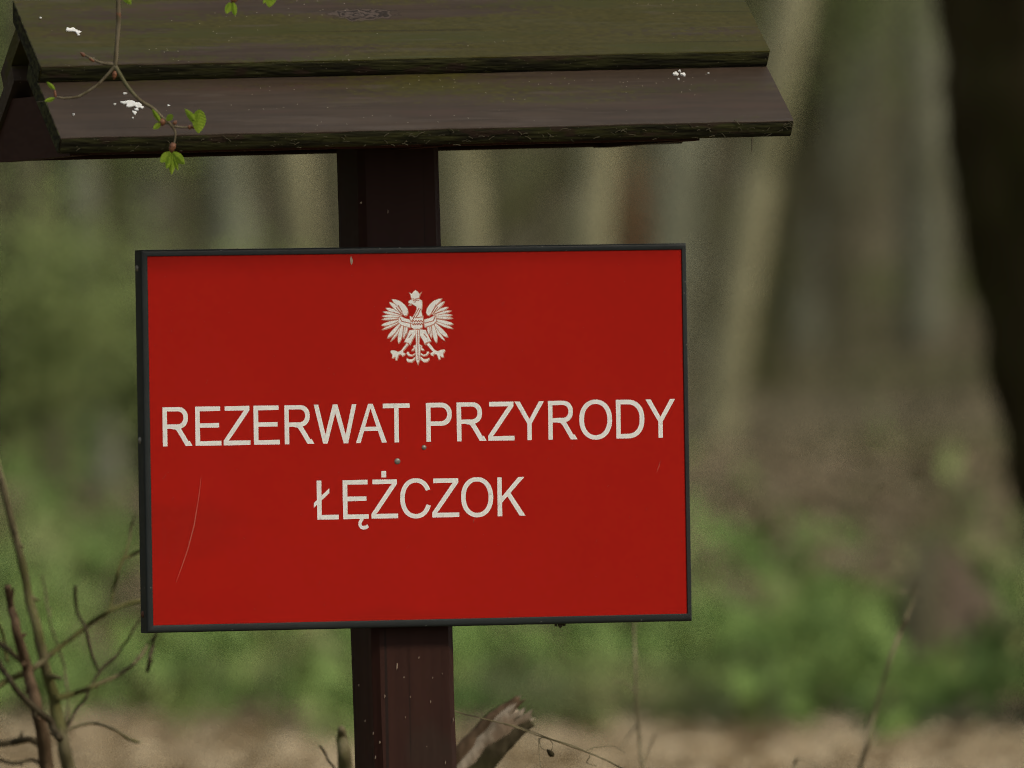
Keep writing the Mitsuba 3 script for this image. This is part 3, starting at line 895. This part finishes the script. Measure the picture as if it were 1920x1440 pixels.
for line in (L1, L2):
    pts = np.array([on_plane((a + b) / 2, y, np.array([0, YP, 0]), np.array([0, 1.0, 0])) for _, a, b, y in line])
    zfit = np.polyfit(pts[:, 0], pts[:, 2], 1)
    for (ch, a, b, y), pp in zip(line, pts):
        g0, g1 = GC[ch]
        lo = on_plane(a, y, np.array([0, YP, 0]), np.array([0, 1.0, 0]))[0]
        hi = on_plane(b, y, np.array([0, YP, 0]), np.array([0, 1.0, 0]))[0]
        sx = (hi - lo) / (g1 - g0)
        g = affinity.affine_transform(G(ch), [sx, 0, 0, CAP / 1466, lo - g0 * sx, np.polyval(zfit, pp[0]) - CAP / 2])
        part(k_sign, 'letter', flat_piece(g, YP - 0.0003, 0.0005), 'white_print')

# --- the eagle, drawn in units of 1/8 photograph pixel about (820, 760)
ex = on_plane(680 + 820 / 8, 520 + 760 / 8, np.array([0, YP, 0]), np.array([0, 1.0, 0]))
EU = 0.000671 / 8


def epoly(pts):
    p = Polygon(pts)
    return p if p.is_valid else p.buffer(0)


def feather(x0, y0, x1, y1, w, bend=0.0):
    """a pointed feather from root to tip"""
    a, b = np.array([x0, y0], float), np.array([x1, y1], float)
    d = b - a
    n_ = np.array([-d[1], d[0]]) / np.linalg.norm(d)
    out = []
    for t, ww in ((0, 0.35), (0.25, 0.75), (0.55, 1.0), (0.8, 0.8), (0.93, 0.42), (1.0, 0.0)):
        out.append((a + d * t + n_ * bend * math.sin(t * math.pi), ww))
    L_ = [c + n_ * w * ww / 2 for c, ww in out]
    R_ = [c - n_ * w * ww / 2 for c, ww in out]
    return epoly(L_ + R_[::-1])


wings = []
for sgn in (-1, 1):
    X = lambda x: x if sgn < 0 else 2 * 822 - x
    for (a, b, c, d, w, bd) in ((600, 560, 405, 365, 66, 10), (590, 570, 350, 455, 62, 8), (580, 580, 305, 510, 50, 4), (575, 590, 292, 575, 54, 0), (570, 610, 285, 625, 44, 0), (560, 640, 278, 715, 66, -6),
                                (570, 665, 285, 782, 46, -4), (580, 680, 365, 912, 74, -8), (600, 690, 412, 962, 46, -16), (600, 690, 538, 995, 74, 0), (640, 700, 615, 925, 44, 0), (670, 700, 645, 870, 48, 0)):
        wings.append(feather(X(a), b, X(c), d, w, bd * (1 if sgn < 0 else -1)))
    wings.append(epoly([(X(x), y) for x, y in ((440, 322), (500, 325), (570, 352), (635, 405), (680, 470), (692, 530), (675, 575), (640, 585), (612, 560), (590, 520), (560, 470), (515, 415), (470, 375))]))
    wings.append(epoly([(X(x), y) for x, y in ((545, 590), (580, 580), (640, 612), (720, 632), (725, 700), (715, 762), (640, 740), (575, 715), (530, 670))]))
body = [epoly([(705, 575), (760, 600), (820, 590), (880, 605), (912, 575), (915, 660), (900, 760), (860, 785), (780, 785), (725, 750), (712, 660)]),
        epoly([(790, 615), (752, 590), (790, 530), (812, 480), (808, 440), (770, 418), (745, 400), (735, 425), (690, 428), (688, 412), (725, 402), (690, 382), (688, 360), (720, 338), (760, 322), (850, 322), (900, 350), (905, 430), (888, 520), (905, 600)]),
        epoly([(735, 322), (722, 262), (700, 225), (745, 245), (765, 215), (803, 190), (838, 218), (858, 245), (898, 220), (872, 265), (858, 318), (800, 335)])]
legs = []
for sgn in (-1, 1):
    X = lambda x: x if sgn < 0 else 2 * 822 - x
    legs.append(epoly([(X(x), y) for x, y in ((700, 790), (800, 775), (808, 850), (775, 900), (740, 960), (712, 1022), (690, 990), (668, 985), (640, 975), (615, 972), (650, 900))]))
    legs.append(epoly([(X(x), y) for x, y in ((655, 980), (695, 1008), (600, 1120), (640, 1140), (632, 1170), (590, 1190), (575, 1158), (540, 1165), (512, 1245), (482, 1240), (485, 1190), (460, 1215), (432, 1205), (440, 1160), (408, 1112), (425, 1085), (480, 1090), (525, 1112), (570, 1090))]))
    legs.append(epoly([(X(x), y) for x, y in ((780, 1010), (800, 1010), (800, 1060), (760, 1105), (722, 1105), (735, 1075), (760, 1060), (750, 1030))]))
    legs.append(epoly([(X(x), y) for x, y in ((802, 1120), (790, 1160), (735, 1190), (680, 1180), (648, 1140), (660, 1112), (690, 1118), (700, 1150), (740, 1158), (775, 1135))]))
    legs.append(epoly([(X(x), y) for x, y in ((805, 1180), (780, 1240), (730, 1282), (670, 1272), (645, 1235), (655, 1205), (690, 1225), (735, 1225), (775, 1190))]))
tail = [epoly([(795, 785), (850, 785), (856, 900), (850, 1000), (870, 1060), (858, 1160), (852, 1250), (822, 1320), (792, 1250), (785, 1160), (775, 1060), (795, 1000), (790, 900)])]
pieces = [(p_, 9) for p_ in wings] + [(p_, 8) for p_ in body + legs + tail]
E = lambda p_: affinity.affine_transform(p_, [EU / 0.956, 0, 0, -EU, ex[0] - 820 * EU / 0.956, ex[2] + 760 * EU])
sil = unary_union([p_.buffer(2.5) for p_, _ in pieces])
marks = [LineString([(505, 450), (585, 540)]), LineString([(460, 520), (570, 555)]), LineString([(540, 420), (595, 520)]), LineString([(1130, 450), (1062, 540)]), LineString([(1190, 510), (1075, 555)]), LineString([(1100, 420), (1052, 520)]),
         LineString([(560, 600), (585, 655), (720, 690)]), LineString([(1084, 600), (1060, 655), (924, 690)]), LineString([(850, 460), (790, 560), (745, 650)]), LineString([(870, 480), (830, 560), (800, 600)]),
         LineString([(760, 345), (850, 345)]), LineString([(770, 372), (800, 368)]), LineString([(822, 800), (822, 1240)]), LineString([(690, 900), (730, 850)]), LineString([(955, 900), (915, 850)])]
for a in range(5):
    marks.append(LineString([(740 + a * 35, 690), (757 + a * 35, 715), (774 + a * 35, 690)]))
    marks.append(LineString([(724 + a * 38, 645), (743 + a * 38, 672), (760 + a * 38, 645)]))
sil = sil.difference(unary_union([m_.buffer(2.2) for m_ in marks]))
ek = part(k_sign, 'emblem', flat_piece(E(sil), YP - 0.0003, 0.0005), 'pink_print', label='white crowned eagle emblem')
# white faces: each piece a little smaller, the ones drawn later cutting those before, with shafts and scale marks left open
white = []
for q, (p_, w) in enumerate(pieces):
    g = p_.buffer(-5).intersection(affinity.translate(p_, -11, -13))
    for p2, w2 in pieces[q + 1:]:
        if p2.distance(g) < 1:
            g = g.difference(p2.buffer(3))
    white.append(g)
wu = unary_union([g for g in white if not g.is_empty])
wu = wu.difference(unary_union([m_.buffer(7.5) for m_ in marks])).buffer(0)
part(ek, 'face', flat_piece(E(wu), YP - 0.0006, 0.0004), 'white_print')

# scratches and chips on the sheet
sc = []


def scratch(pix, w0):
    P_ = np.array([on_plane(x, y, np.array([0, YP, 0]), np.array([0, 1.0, 0])) for x, y in pix])
    n_ = len(P_)
    ww = w0 * 0.000671 * np.sin(np.linspace(0.25, np.pi - 0.15, n_)) * 0.5
    d = np.gradient(P_[:, [0, 2]], axis=0)
    d /= np.linalg.norm(d, axis=1, keepdims=True)
    o = np.stack([-d[:, 1], d[:, 0]], 1) * ww[:, None]
    return Polygon(np.vstack([P_[:, [0, 2]] + o, (P_[:, [0, 2]] - o)[::-1]])).buffer(0)


for pix, w0 in (([(377, 895), (373, 930), (364, 985), (352, 1030), (340, 1065), (330, 1092)], 2.2), ([(1238, 864), (1236, 873), (1231, 886)], 1.8), ([(311, 890), (305, 898)], 2.5), ([(326, 931), (322, 938)], 2),
                ([(1074, 832), (1071, 842)], 1.4), ([(944, 566), (942, 573)], 3.0), ([(1029, 859), (1026, 863)], 2.6), ([(890, 970), (887, 980)], 5), ([(1141, 909), (1139, 913)], 3), ([(767, 1022), (762, 1028)], 2), ([(752, 497), (751, 505)], 2),
                ([(390, 712), (386, 720)], 2), ([(470, 805), (468, 810)], 2), ([(322, 618), (321, 622)], 3), ([(600, 1090), (597, 1098)], 1.6), ([(1120, 1010), (1116, 1019)], 1.6), ([(960, 1100), (957, 1108)], 1.5)):
    sc.append(scratch(pix, w0))
part(panel, 'scratches', flat_piece(unary_union(sc), YP - 0.0002, 0.0004), 'scuffed_red', False, kind='stuff')
part(panel, 'chip', flat_piece(scratch([(658, 481), (659, 489), (659, 497)], 6), YP - 0.0003, 0.0005), 'pale_chip')
c = on_plane(1050, 1172, np.array([0, 0.012, 0]), np.array([0, 1.0, 0]))
r = np.random.default_rng(4)
part(fr, 'moss_crumbs', join([tube([c + [dx, 0, 0.004], c + [dx + r.normal(0, 0.001), 0, -0.001 - h * 0.4], c + [dx + r.normal(0, 0.001), 0, -h]], [0.0022, 0.0018, 0.0005], 6) for dx, h in ((-0.005, 0.001), (-0.001, 0.004), (0.003, 0.0015), (0.006, 0.001), (0.0, 0.002))]), 'dark_twig', True, kind='stuff')

# ------------------------------------------------------------------ bird droppings on the roof
def dropping(label, blobs, plane_pt, group=None):
    k = thing('bird_dropping', label, 'bird dropping', group)
    n3 = np.array([0, NO[0], NO[1]])
    s3 = np.array([0, SL[0], SL[1]])
    r = np.random.default_rng(len(TAKEN))
    ps = []
    c0 = None
    for x, y, w, h in blobs:
        c = on_plane(x, y, plane_pt, n3)
        c0 = c if c0 is None else c0
        a = (c - c0)[0], (c - c0) @ s3
        t = np.linspace(0, 2 * np.pi, 18, endpoint=False)
        rr = 1 + 0.28 * np.sin(t * 3 + x) + r.uniform(-0.22, 0.22, 18)
        ps.append(Polygon(np.stack([a[0] + np.cos(t) * w * 0.00028 * rr, a[1] + np.sin(t) * h * 0.00044 * rr], 1)))
    g = unary_union(ps)
    ms = []
    for q in getattr(g, 'geoms', [g]):
        m = trimesh.creation.extrude_polygon(q, 0.0024, engine='earcut')
        v = np.array(m.vertices)
        v[:, 2] -= 0.0010
        ms.append((c0 + np.outer(v[:, 0], [1, 0, 0]) + np.outer(v[:, 1], s3) + np.outer(v[:, 2], n3), np.array(m.faces)))
    ms.sort(key=lambda q: -len(q[0]))
    part(k, 'splat', ms[0], 'droppings')
    if len(ms) > 1:
        part(k, 'specks', join(ms[1:]), 'droppings', kind='stuff')


P1, P2 = np.array([-0.0235, F1[0], F1[1] + 0.0003]), np.array([-0.0235, F2[0], F2[1] + 0.0003])
low_at = lambda px: P1 + [0, 0, 0]
tilt_pt = lambda P_, x: P_ + np.array([0, 0, (x + 0.0235) * TILT])
dropping('white splash of droppings on the lower roof board near its left end', [(247, 196, 34, 16), (262, 200, 16, 12), (232, 193, 14, 6), (252, 212, 8, 9), (256, 206, 8, 6), (249, 222, 3, 3), (234, 176, 9, 3), (316, 199, 6, 2.5), (215, 196, 6, 1.8), (138, 215, 4, 2)], tilt_pt(P1, -0.40))
dropping('small white splash of droppings at the top left of the upper roof board', [(136, 57, 22, 9), (146, 61, 12, 9), (128, 55, 10, 5), (147, 66, 5, 4), (76, 34, 5, 2)], tilt_pt(P2, -0.47))
dropping('pair of white droppings where the boards overlap near the right end', [(1267, 139, 11, 8), (1281, 140, 11, 7), (1274, 134, 6, 4), (1272, 149, 4, 3), (1328, 138, 4, 2)], tilt_pt(P1, 0.33))

# ------------------------------------------------------------------ budding tree whose twigs hang over the roof
kt = thing('young_tree', 'young tree with thin twigs and fresh green leaves hanging in front of the roof', 'tree')
DT = 14.58
tb = at(-1700, 600, 14.9)
tb[2] = -0.1
part(kt, 'trunk', tube([tb, tb + [0.02, 0, 1.2], tb + [0.0, 0.05, 2.4], tb + [0.1, 0.1, 4.2]], [0.06, 0.05, 0.042, 0.01], 12, 5, 0.006, 12), 'twig_bark', True)
limb_end = at(760, -230, DT)
limb = np.array([tb + [0.0, 0.05, 2.25], at(-900, -330, 14.7), at(0, -300, DT), at(430, -250, DT), limb_end])
part(kt, 'limb', tube(limb, [0.022, 0.015, 0.010, 0.007, 0.003], 10, 6, 0.0012, 40), 'twig_bark', True)


def px_tube(pix, rad, dist=DT, sides=8, sub=4, bump=0.0002, bow=0.0):
    n_ = len(pix)
    P_ = [at(x, y, dist + bow * math.sin(q / max(n_ - 1, 1) * math.pi)) for q, (x, y) in enumerate(pix)]
    return tube(P_, rad, sides, sub, bump, 300)


tw = [px_tube([(250, -290), (228, -150), (223, -40), (222, 10), (222, 40), (219, 85), (216, 122)], [0.0042, 0.0036, 0.0030, 0.0029, 0.0030, 0.0027, 0.0030]),
      px_tube([(216, 121), (203, 120), (190, 118), (172, 110), (160, 104), (155, 101)], [0.0024, 0.0021, 0.0018, 0.0014, 0.0013, 0.0010]),
      px_tube([(216, 124), (205, 136), (185, 157), (160, 174), (143, 182), (122, 184), (107, 182)], [0.0026, 0.0019, 0.0017, 0.0017, 0.0018, 0.0015, 0.0012]),
      px_tube([(216, 124), (227, 143), (242, 166), (265, 190), (285, 202), (305, 221), (322, 236), (329, 250), (328, 262), (324, 275)], [0.0030, 0.0025, 0.0023, 0.0021, 0.0022, 0.0019, 0.0018, 0.0014, 0.0012, 0.0012]),
      px_tube([(322, 236), (334, 238), (346, 239), (362, 237)], [0.0016, 0.0014, 0.0013, 0.0009]),
      px_tube([(316, 230), (308, 231), (300, 229)], [0.0014, 0.0014, 0.0010])]
for m in tw:
    part(kt, 'twig', m, 'twig_bark', True)
part(kt, 'twig', px_tube([(430, -245), (455, -120), (458, -40), (450, -10), (443, 2)], [0.0030, 0.0026, 0.0020, 0.0017, 0.0012]), 'twig_bark', True)
part(kt, 'twig', px_tube([(520, -238), (535, -140), (520, -60), (512, -20)], [0.0030, 0.0024, 0.0018, 0.0012]), 'twig_bark', True)


def bud(x0, y0, x1, y1, w):
    a, b = at(x0, y0, DT), at(x1, y1, DT)
    d = b - a
    part(kt, 'bud', tube([a, a + d * 0.3, a + d * 0.65, b], [w * 0.00022, w * 0.00036, w * 0.00030, 0.0001], 8, 4), 'bud_scale', True)


bud(177, 115, 165, 108, 6); bud(159, 105, 150, 98, 7); bud(216, 133, 213, 150, 9); bud(360, 239, 372, 236, 7); bud(309, 232, 296, 224, 14); bud(326, 268, 319, 288, 12)
bud(221, 20, 224, 38, 9); bud(442, -6, 434, 6, 12); bud(104, 182, 102, 166, 5); bud(352, 239, 362, 237, 8); bud(325, 233, 332, 226, 7); bud(222, 2, 229, -12, 8)


def leaf(x0, y0, x1, y1, w, fold=0.35, seed=0, swing=0.0, name='leaf'):
    """a pleated toothed leaf from base to tip, w picture pixels wide; fold closes it along the midrib, swing turns it about its axis"""
    r = np.random.default_rng(seed)
    a = at(x0, y0, DT - 0.004)
    b = at(x1, y1, DT - 0.004 - 0.006 * r.uniform(0, 1))
    ax = b - a
    L_ = np.linalg.norm(ax)
    ax = ax / L_
    side = np.cross(ax, FWD)
    side /= np.linalg.norm(side)
    nn = np.cross(side, ax)
    side, nn = side * math.cos(swing) + nn * math.sin(swing), -side * math.sin(swing) + nn * math.cos(swing)
    hw = w * 0.000655 / 2
    n1, n2_ = 33, 9
    t = np.linspace(0, 1, n1)[:, None]
    q = np.linspace(-1, 1, n2_)[None, :]
    prof = np.sin(np.pi * np.clip(t, 0, 1) ** 0.8) ** 0.75
    veins = np.abs(((t * 8 - 0.9 * np.abs(q)) % 1) - 0.5) * 2
    wid = hw * prof * (1 + 0.07 * (veins - 0.5) * (np.abs(q) > 0.9))
    out = q * wid
    lift = np.abs(q) * wid * fold + (veins - 0.5) * hw * 0.16 * np.minimum(1, np.abs(q) * 4) - 0.25 * L_ * (t - 0.2) ** 2
    v = a + ax * (t * L_)[..., None] + side * (out * math.cos(fold))[..., None] + nn * lift[..., None]
    i, j = np.meshgrid(np.arange(n1 - 1), np.arange(n2_ - 1), indexing='ij')
    f = np.stack([i * n2_ + j, (i + 1) * n2_ + j, (i + 1) * n2_ + j + 1, i * n2_ + j + 1], -1).reshape(-1, 4)
    part(kt, name, (v.reshape(-1, 3), f), 'fresh_leaf', True)


for q, a in enumerate(((103, 184, 83, 190, 12, 0.8), (103, 168, 87, 153, 10, 0.7), (301, 229, 285, 204, 12, 0.7), (301, 231, 287, 242, 13, 0.6), (312, 226, 325, 214, 13, 0.4), (371, 234, 346, 203, 15, 0.5),
                        (374, 205, 372, 251, 27, 0.25), (320, 285, 300, 305, 19, 0.5), (322, 287, 322, 328, 17, 0.6), (324, 285, 347, 309, 19, 0.5), (320, 286, 312, 318, 15, 0.7), (323, 286, 334, 320, 15, 0.7),
                        (230, -14, 246, 9, 16, 0.4), (432, 4, 424, 27, 15, 0.5), (437, 4, 441, 31, 13, 0.5), (511, -22, 504, 15, 24, 0.15), (508, -20, 493, 8, 12, 0.5))):
    leaf(*a, seed=q)

# ------------------------------------------------------------------ bare shrub at the lower left
ks = thing('bare_shrub', 'bare mossy shrub stems with thin leafless twigs at the lower left', 'shrub')
DS = 16.35


def to_ground(pix, dist, extra=0.0):
    """carries a stem on down from its lowest picture point to the ground"""
    a, b = at(*pix[-2], dist), at(*pix[-1], dist)
    d = unit(b - a)
    d = unit(d + [0, 0, -1.2])
    g = float(height(np.array(b[0]), np.array(b[1])))
    return b + d * ((g - 0.08 - b[2]) / d[2])


def stem(pix, rad, dist=DS, name='stem', mat='shrub_bark', ground=False, bump=0.0008, k=None):
    P_ = [at(x, y, dist + 0.02 * math.sin(q * 2.1)) for q, (x, y) in enumerate(pix)]
    rad = list(np.array(rad) * dist / FPX * (0.88 if k is None else 1.0))
    if ground:
        P_.append(to_ground(pix, dist))
        rad.append(rad[-1] * 1.25)
    ms = [tube(P_, rad, 10, 6, bump, 60, len(P_))]
    if (k is None) and len(pix) > 3:
        rr = np.random.default_rng(int(pix[0][0] * 7 + pix[0][1] * 3) % 9973)
        for q in range(len(pix) - 1):
            for _ in range(1):
                t = rr.uniform(0.1, 0.9)
                c, rad_ = P_[q] + (P_[q + 1] - P_[q]) * t, rad[q]
                d = unit(unit(P_[q + 1] - P_[q]) * rr.choice([-0.6, 0.6]) + unit(rr.normal(size=3)))
                ll = rad_ * rr.choice([2.0, 2.6, 5.0], p=[0.5, 0.35, 0.15])
                ms.append(tube([c, c + d * ll * 0.5, c + d * ll], [rad_ * 0.75, rad_ * 0.55, rad_ * 0.2], 7, 2))
    part(k or ks, name, join(ms), mat, True)


stem([(-40, 720), (-14, 830), (8, 920), (30, 1010), (52, 1110), (72, 1190), (86, 1255), (104, 1320), (120, 1400), (130, 1450)], [4, 5.5, 7, 8, 9, 11, 11.5, 12.5, 14, 15], ground=True)
stem([(14, 1100), (20, 1135), (29, 1170), (40, 1215), (52, 1260), (68, 1320), (82, 1390), (88, 1450)], [8, 8, 10, 11, 12, 13, 15, 16], mat='brown_stem', ground=True, dist=16.2)
stem([(-30, 1305), (10, 1278), (60, 1255), (110, 1215), (165, 1172), (205, 1146), (245, 1130), (285, 1122), (330, 1095)], [6, 6, 6.5, 6, 5.5, 5.5, 4.5, 4, 3], name='twig')
stem([(205, 1146), (212, 1110), (220, 1075), (232, 1045), (244, 1000), (254, 965)], [3.6, 3.3, 3.2, 3, 2.4, 1.6], name='twig')
stem([(232, 1047), (248, 1040), (268, 1030), (300, 1010)], [3.4, 4, 3.4, 2.5], name='twig')
stem([(141, 1100), (144, 1146), (161, 1182), (173, 1231), (187, 1262)], [4, 3.6, 3.6, 3, 2.6], name='twig', mat='dark_twig')
stem([(104, 1309), (140, 1300), (169, 1289), (200, 1276), (226, 1263), (250, 1245), (266, 1227), (276, 1208)], [7, 6, 5.6, 5, 4.6, 4, 4, 3], name='twig')
stem([(122, 1372), (140, 1335), (161, 1307), (187, 1259), (226, 1219), (245, 1190), (268, 1155), (300, 1110)], [3.6, 3.4, 3.2, 3.2, 3, 2.6, 2.2, 1.6], name='twig', mat='dark_twig')
stem([(-20, 1190), (0, 1206), (20, 1222), (40, 1240)], [6, 6, 6, 6], name='twig', mat='dark_twig')
stem([(-30, 1200), (0, 1247), (24, 1283), (64, 1327), (97, 1357), (112, 1385)], [5, 6, 6, 7, 8, 9], name='twig', mat='dark_twig', dist=16.05)
stem([(-20, 1398), (20, 1392), (55, 1386), (72, 1394), (84, 1405)], [8, 8, 7, 8, 9], name='twig', mat='dark_twig')
stem([(294, 1185), (286, 1212), (281, 1236), (277, 1258)], [3, 4.6, 4.6, 4], name='twig', mat='dark_twig', dist=16.25)
stem([(294, 1188), (276, 1208)], [2, 2], name='twig', mat='dark_twig', dist=16.25)
stem([(78, 1080), (86, 1120), (93, 1160), (107, 1208)], [2.4, 2.4, 2.2, 2], name='twig', dist=16.8)
stem([(107, 1208), (122, 1262), (128, 1310), (122, 1372)], [2.2, 2.4, 2.4, 2.6], name='twig', dist=16.6)
stem([(122, 1372), (170, 1356), (215, 1368), (245, 1387), (262, 1392)], [3, 3, 3.2, 3.6, 2.2], name='twig', dist=16.2)
stem([(14, 1240), (8, 1200), (-10, 1160)], [4, 3.4, 2.5], name='twig')
stem([(84, 1440), (60, 1425), (30, 1432), (-10, 1420)], [4, 4, 4, 3], name='twig', mat='dark_twig')

# ------------------------------------------------------------------ broken branch, stub, stalks, vine
kb = thing('broken_branch', 'broken dead branch with pale torn end behind the foot of the post', 'branch')
DB = 15.95
ctr = [at(x, y, DB) for x, y in ((600, 1730), (760, 1560), (850, 1462), (900, 1408), (940, 1366), (966, 1344))]
gx = ctr[0] + unit(ctr[0] - ctr[1]) * 0.1
gz = float(height(np.array(gx[0]), np.array(gx[1])))
dd = unit(unit(ctr[0] - ctr[1]) + [0, 0, -0.3])
ctr = [ctr[0] + dd * ((gz - 0.06 - ctr[0][2]) / dd[2])] + ctr
v, f = tube(ctr, [0.029, 0.025, 0.0225, 0.0205, 0.0195, 0.0205, 0.018], 26, 10, 0.0022, 40, 7)
ring = 26
rr_ = np.random.default_rng(6)
tipdir = unit(ctr[-1] - ctr[-2])
jag = rr_.uniform(-0.012, 0.026, ring)
last = (len(v) - 2) // ring - 1
v[last * ring:(last + 1) * ring] += tipdir * jag[:, None]
v[(last - 1) * ring:last * ring] += tipdir * jag[:, None] * 0.5
v[-1] -= tipdir * 0.014
part(kb, 'wood', (v, f), 'torn_wood', 35)
off = np.array([0.0, 0.0, -0.0085]) + RIGHT * 0.0058 - FWD * 0.001
part(kb, 'bark', tube([c + off for c in ctr[:-1]] + [ctr[-1] + off + tipdir * 0.006 + RIGHT * 0.010], [0.029, 0.025, 0.023, 0.021, 0.0195, 0.0185, 0.009], 20, 10, 0.0030, 50, 3), 'dark_twig', True)
off2 = np.array([0.0, 0.0, 0.0085]) - RIGHT * 0.0085
part(kb, 'bark', tube([c + off2 for c in ctr[1:-1]] + [ctr[-1] + off2 * 1.4 + tipdir * 0.022], [0.022, 0.019, 0.018, 0.0165, 0.0150, 0.0030], 16, 10, 0.0025, 50, 5), 'brown_stem', True)
part(kb, 'splinter', tube([ctr[-2], ctr[-1] - RIGHT * 0.012, ctr[-1] - RIGHT * 0.014 + tipdir * 0.036], [0.008, 0.007, 0.0006], 8, 4, 0.0008, 90, 2), 'brown_stem', True)
part(kb, 'splinter', tube([ctr[-2] + RIGHT * 0.006, ctr[-1] + RIGHT * 0.014 - UPV * 0.010, ctr[-1] + RIGHT * 0.026 - UPV * 0.014], [0.010, 0.009, 0.001], 8, 4, 0.0008, 90, 4), 'dark_twig', True)
kd = thing('broken_stub', 'short dark mossy stub of a broken stem left of the post foot', 'branch')
stem([(640, 1366), (642, 1385), (645, 1410), (648, 1450)], [7, 11, 13, 15], dist=16.0, mat='shrub_bark', ground=True, k=kd, name='wood')
stem([(600, 1398), (612, 1418), (628, 1445)], [2.2, 2.4, 2.6], dist=15.9, mat='dark_twig', ground=True, k=kd, name='twig')

kk_ = thing('dry_stalk', 'dry brown plant stalk rising at the lower right before the stump', 'plant')
stem([(1698, 1160), (1685, 1190), (1668, 1240), (1652, 1290), (1640, 1335), (1628, 1385), (1618, 1420), (1612, 1450)], [4.5, 4.2, 2.6, 3.0, 3.6, 4.4, 4.8, 4.8], dist=17.5, mat='dry_stalk_skin', ground=True, k=kk_, bump=0.0003)
stem([(1637, 1345), (1622, 1340), (1605, 1352), (1596, 1372)], [1.5, 1.4, 1.2, 1.0], dist=17.5, mat='dry_stalk_skin', k=kk_, bump=0.0001, name='side_shoot')
stem([(1685, 1110), (1722, 1112), (1760, 1125)], [1.5, 1.4, 1.0], dist=17.5, mat='dry_stalk_skin', k=kk_, bump=0.0001, name='side_shoot')
stem([(1698, 1160), (1712, 1120), (1722, 1090)], [2.5, 2, 1.2], dist=17.5, mat='dry_stalk_skin', k=kk_, bump=0.0001, name='side_shoot')
kk_ = thing('dry_stalk', 'thin faint upright dry stalk below the right end of the sign', 'plant')
stem([(1187, 1120), (1189, 1180), (1192, 1260), (1194, 1330), (1200, 1400), (1206, 1450)], [1.8, 2.2, 2.5, 2.8, 3, 3.2], dist=17.0, mat='dry_stalk_skin', ground=True, k=kk_, bump=0.0001)
stem([(1192, 1300), (1178, 1282), (1150, 1278)], [1.4, 1.2, 1.0], dist=17.0, mat='dry_stalk_skin', k=kk_, bump=0.0001, name='side_shoot')
stem([(1194, 1360), (1175, 1385), (1166, 1410)], [1.8, 1.6, 1.4], dist=17.0, mat='dry_stalk_skin', k=kk_, bump=0.0001, name='side_shoot')
stem([(1228, 1378), (1214, 1410), (1205, 1440)], [1.6, 1.8, 2.0], dist=17.0, mat='dry_stalk_skin', k=kk_, bump=0.0001, name='side_shoot')
kk_ = thing('dry_stalk', 'short dry grass stalk at the bottom edge left of the tall brown stalk', 'plant')
stem([(1494, 1422), (1490, 1432), (1488, 1450)], [2.8, 3, 3.2], dist=16.6, mat='dry_stalk_skin', ground=True, k=kk_, bump=0.0001)
stem([(1494, 1422), (1515, 1427), (1545, 1442)], [1.2, 1.2, 1.0], dist=16.6, mat='dry_stalk_skin', k=kk_, bump=0.0001, name='blade')

kv = thing('dry_vine', 'thin dry vine with a dark hanging seed crossing before the broken branch', 'plant')
stem([(800, 1318), (865, 1337), (900, 1346), (945, 1357), (1000, 1376), (1050, 1392), (1100, 1410), (1150, 1432), (1190, 1452)], [1.2, 1.2, 1.3, 1.4, 1.5, 1.5, 1.6, 1.7, 1.8], dist=15.35, mat='dry_stalk_skin', ground=True, k=kv, bump=0.0001)
stem([(945, 1356), (975, 1364), (1022, 1381), (1075, 1398), (1098, 1408)], [0.9, 1.0, 1.1, 1.0, 0.9], dist=15.33, mat='dry_stalk_skin', k=kv, bump=0.0001, name='tendril')
stem([(1022, 1381), (1012, 1386), (1014, 1400), (1022, 1406)], [1.0, 0.8, 0.8, 0.8], dist=15.33, mat='dry_stalk_skin', k=kv, bump=0.0, name='tendril')
stem([(1028, 1384), (1036, 1394), (1036, 1402), (1032, 1408)], [1.0, 0.8, 0.8, 0.8], dist=15.33, mat='dry_stalk_skin', k=kv, bump=0.0, name='tendril')
stem([(1010, 1384), (1011, 1410), (1014, 1438)], [0.7, 0.7, 0.7], dist=15.36, mat='dry_stalk_skin', k=kv, bump=0.0, name='tendril')
stem([(1098, 1408), (1112, 1402), (1106, 1418), (1100, 1428), (1118, 1436)], [1.0, 0.9, 0.9, 0.8, 0.8], dist=15.36, mat='dry_stalk_skin', k=kv, bump=0.0, name='tendril')
stem([(1112, 1402), (1150, 1399), (1172, 1412)], [0.9, 0.8, 0.6], dist=15.4, mat='dry_stalk_skin', k=kv, bump=0.0, name='tendril')
c = at(1031, 1411, 15.33)
part(kv, 'seed', tube([c + [-0.004, 0, 0.004], c, c + [0.003, 0, -0.003], c + [0.005, 0, -0.005]], [0.001, 0.0036, 0.0038, 0.0008], 8, 4), 'dark_twig', True)
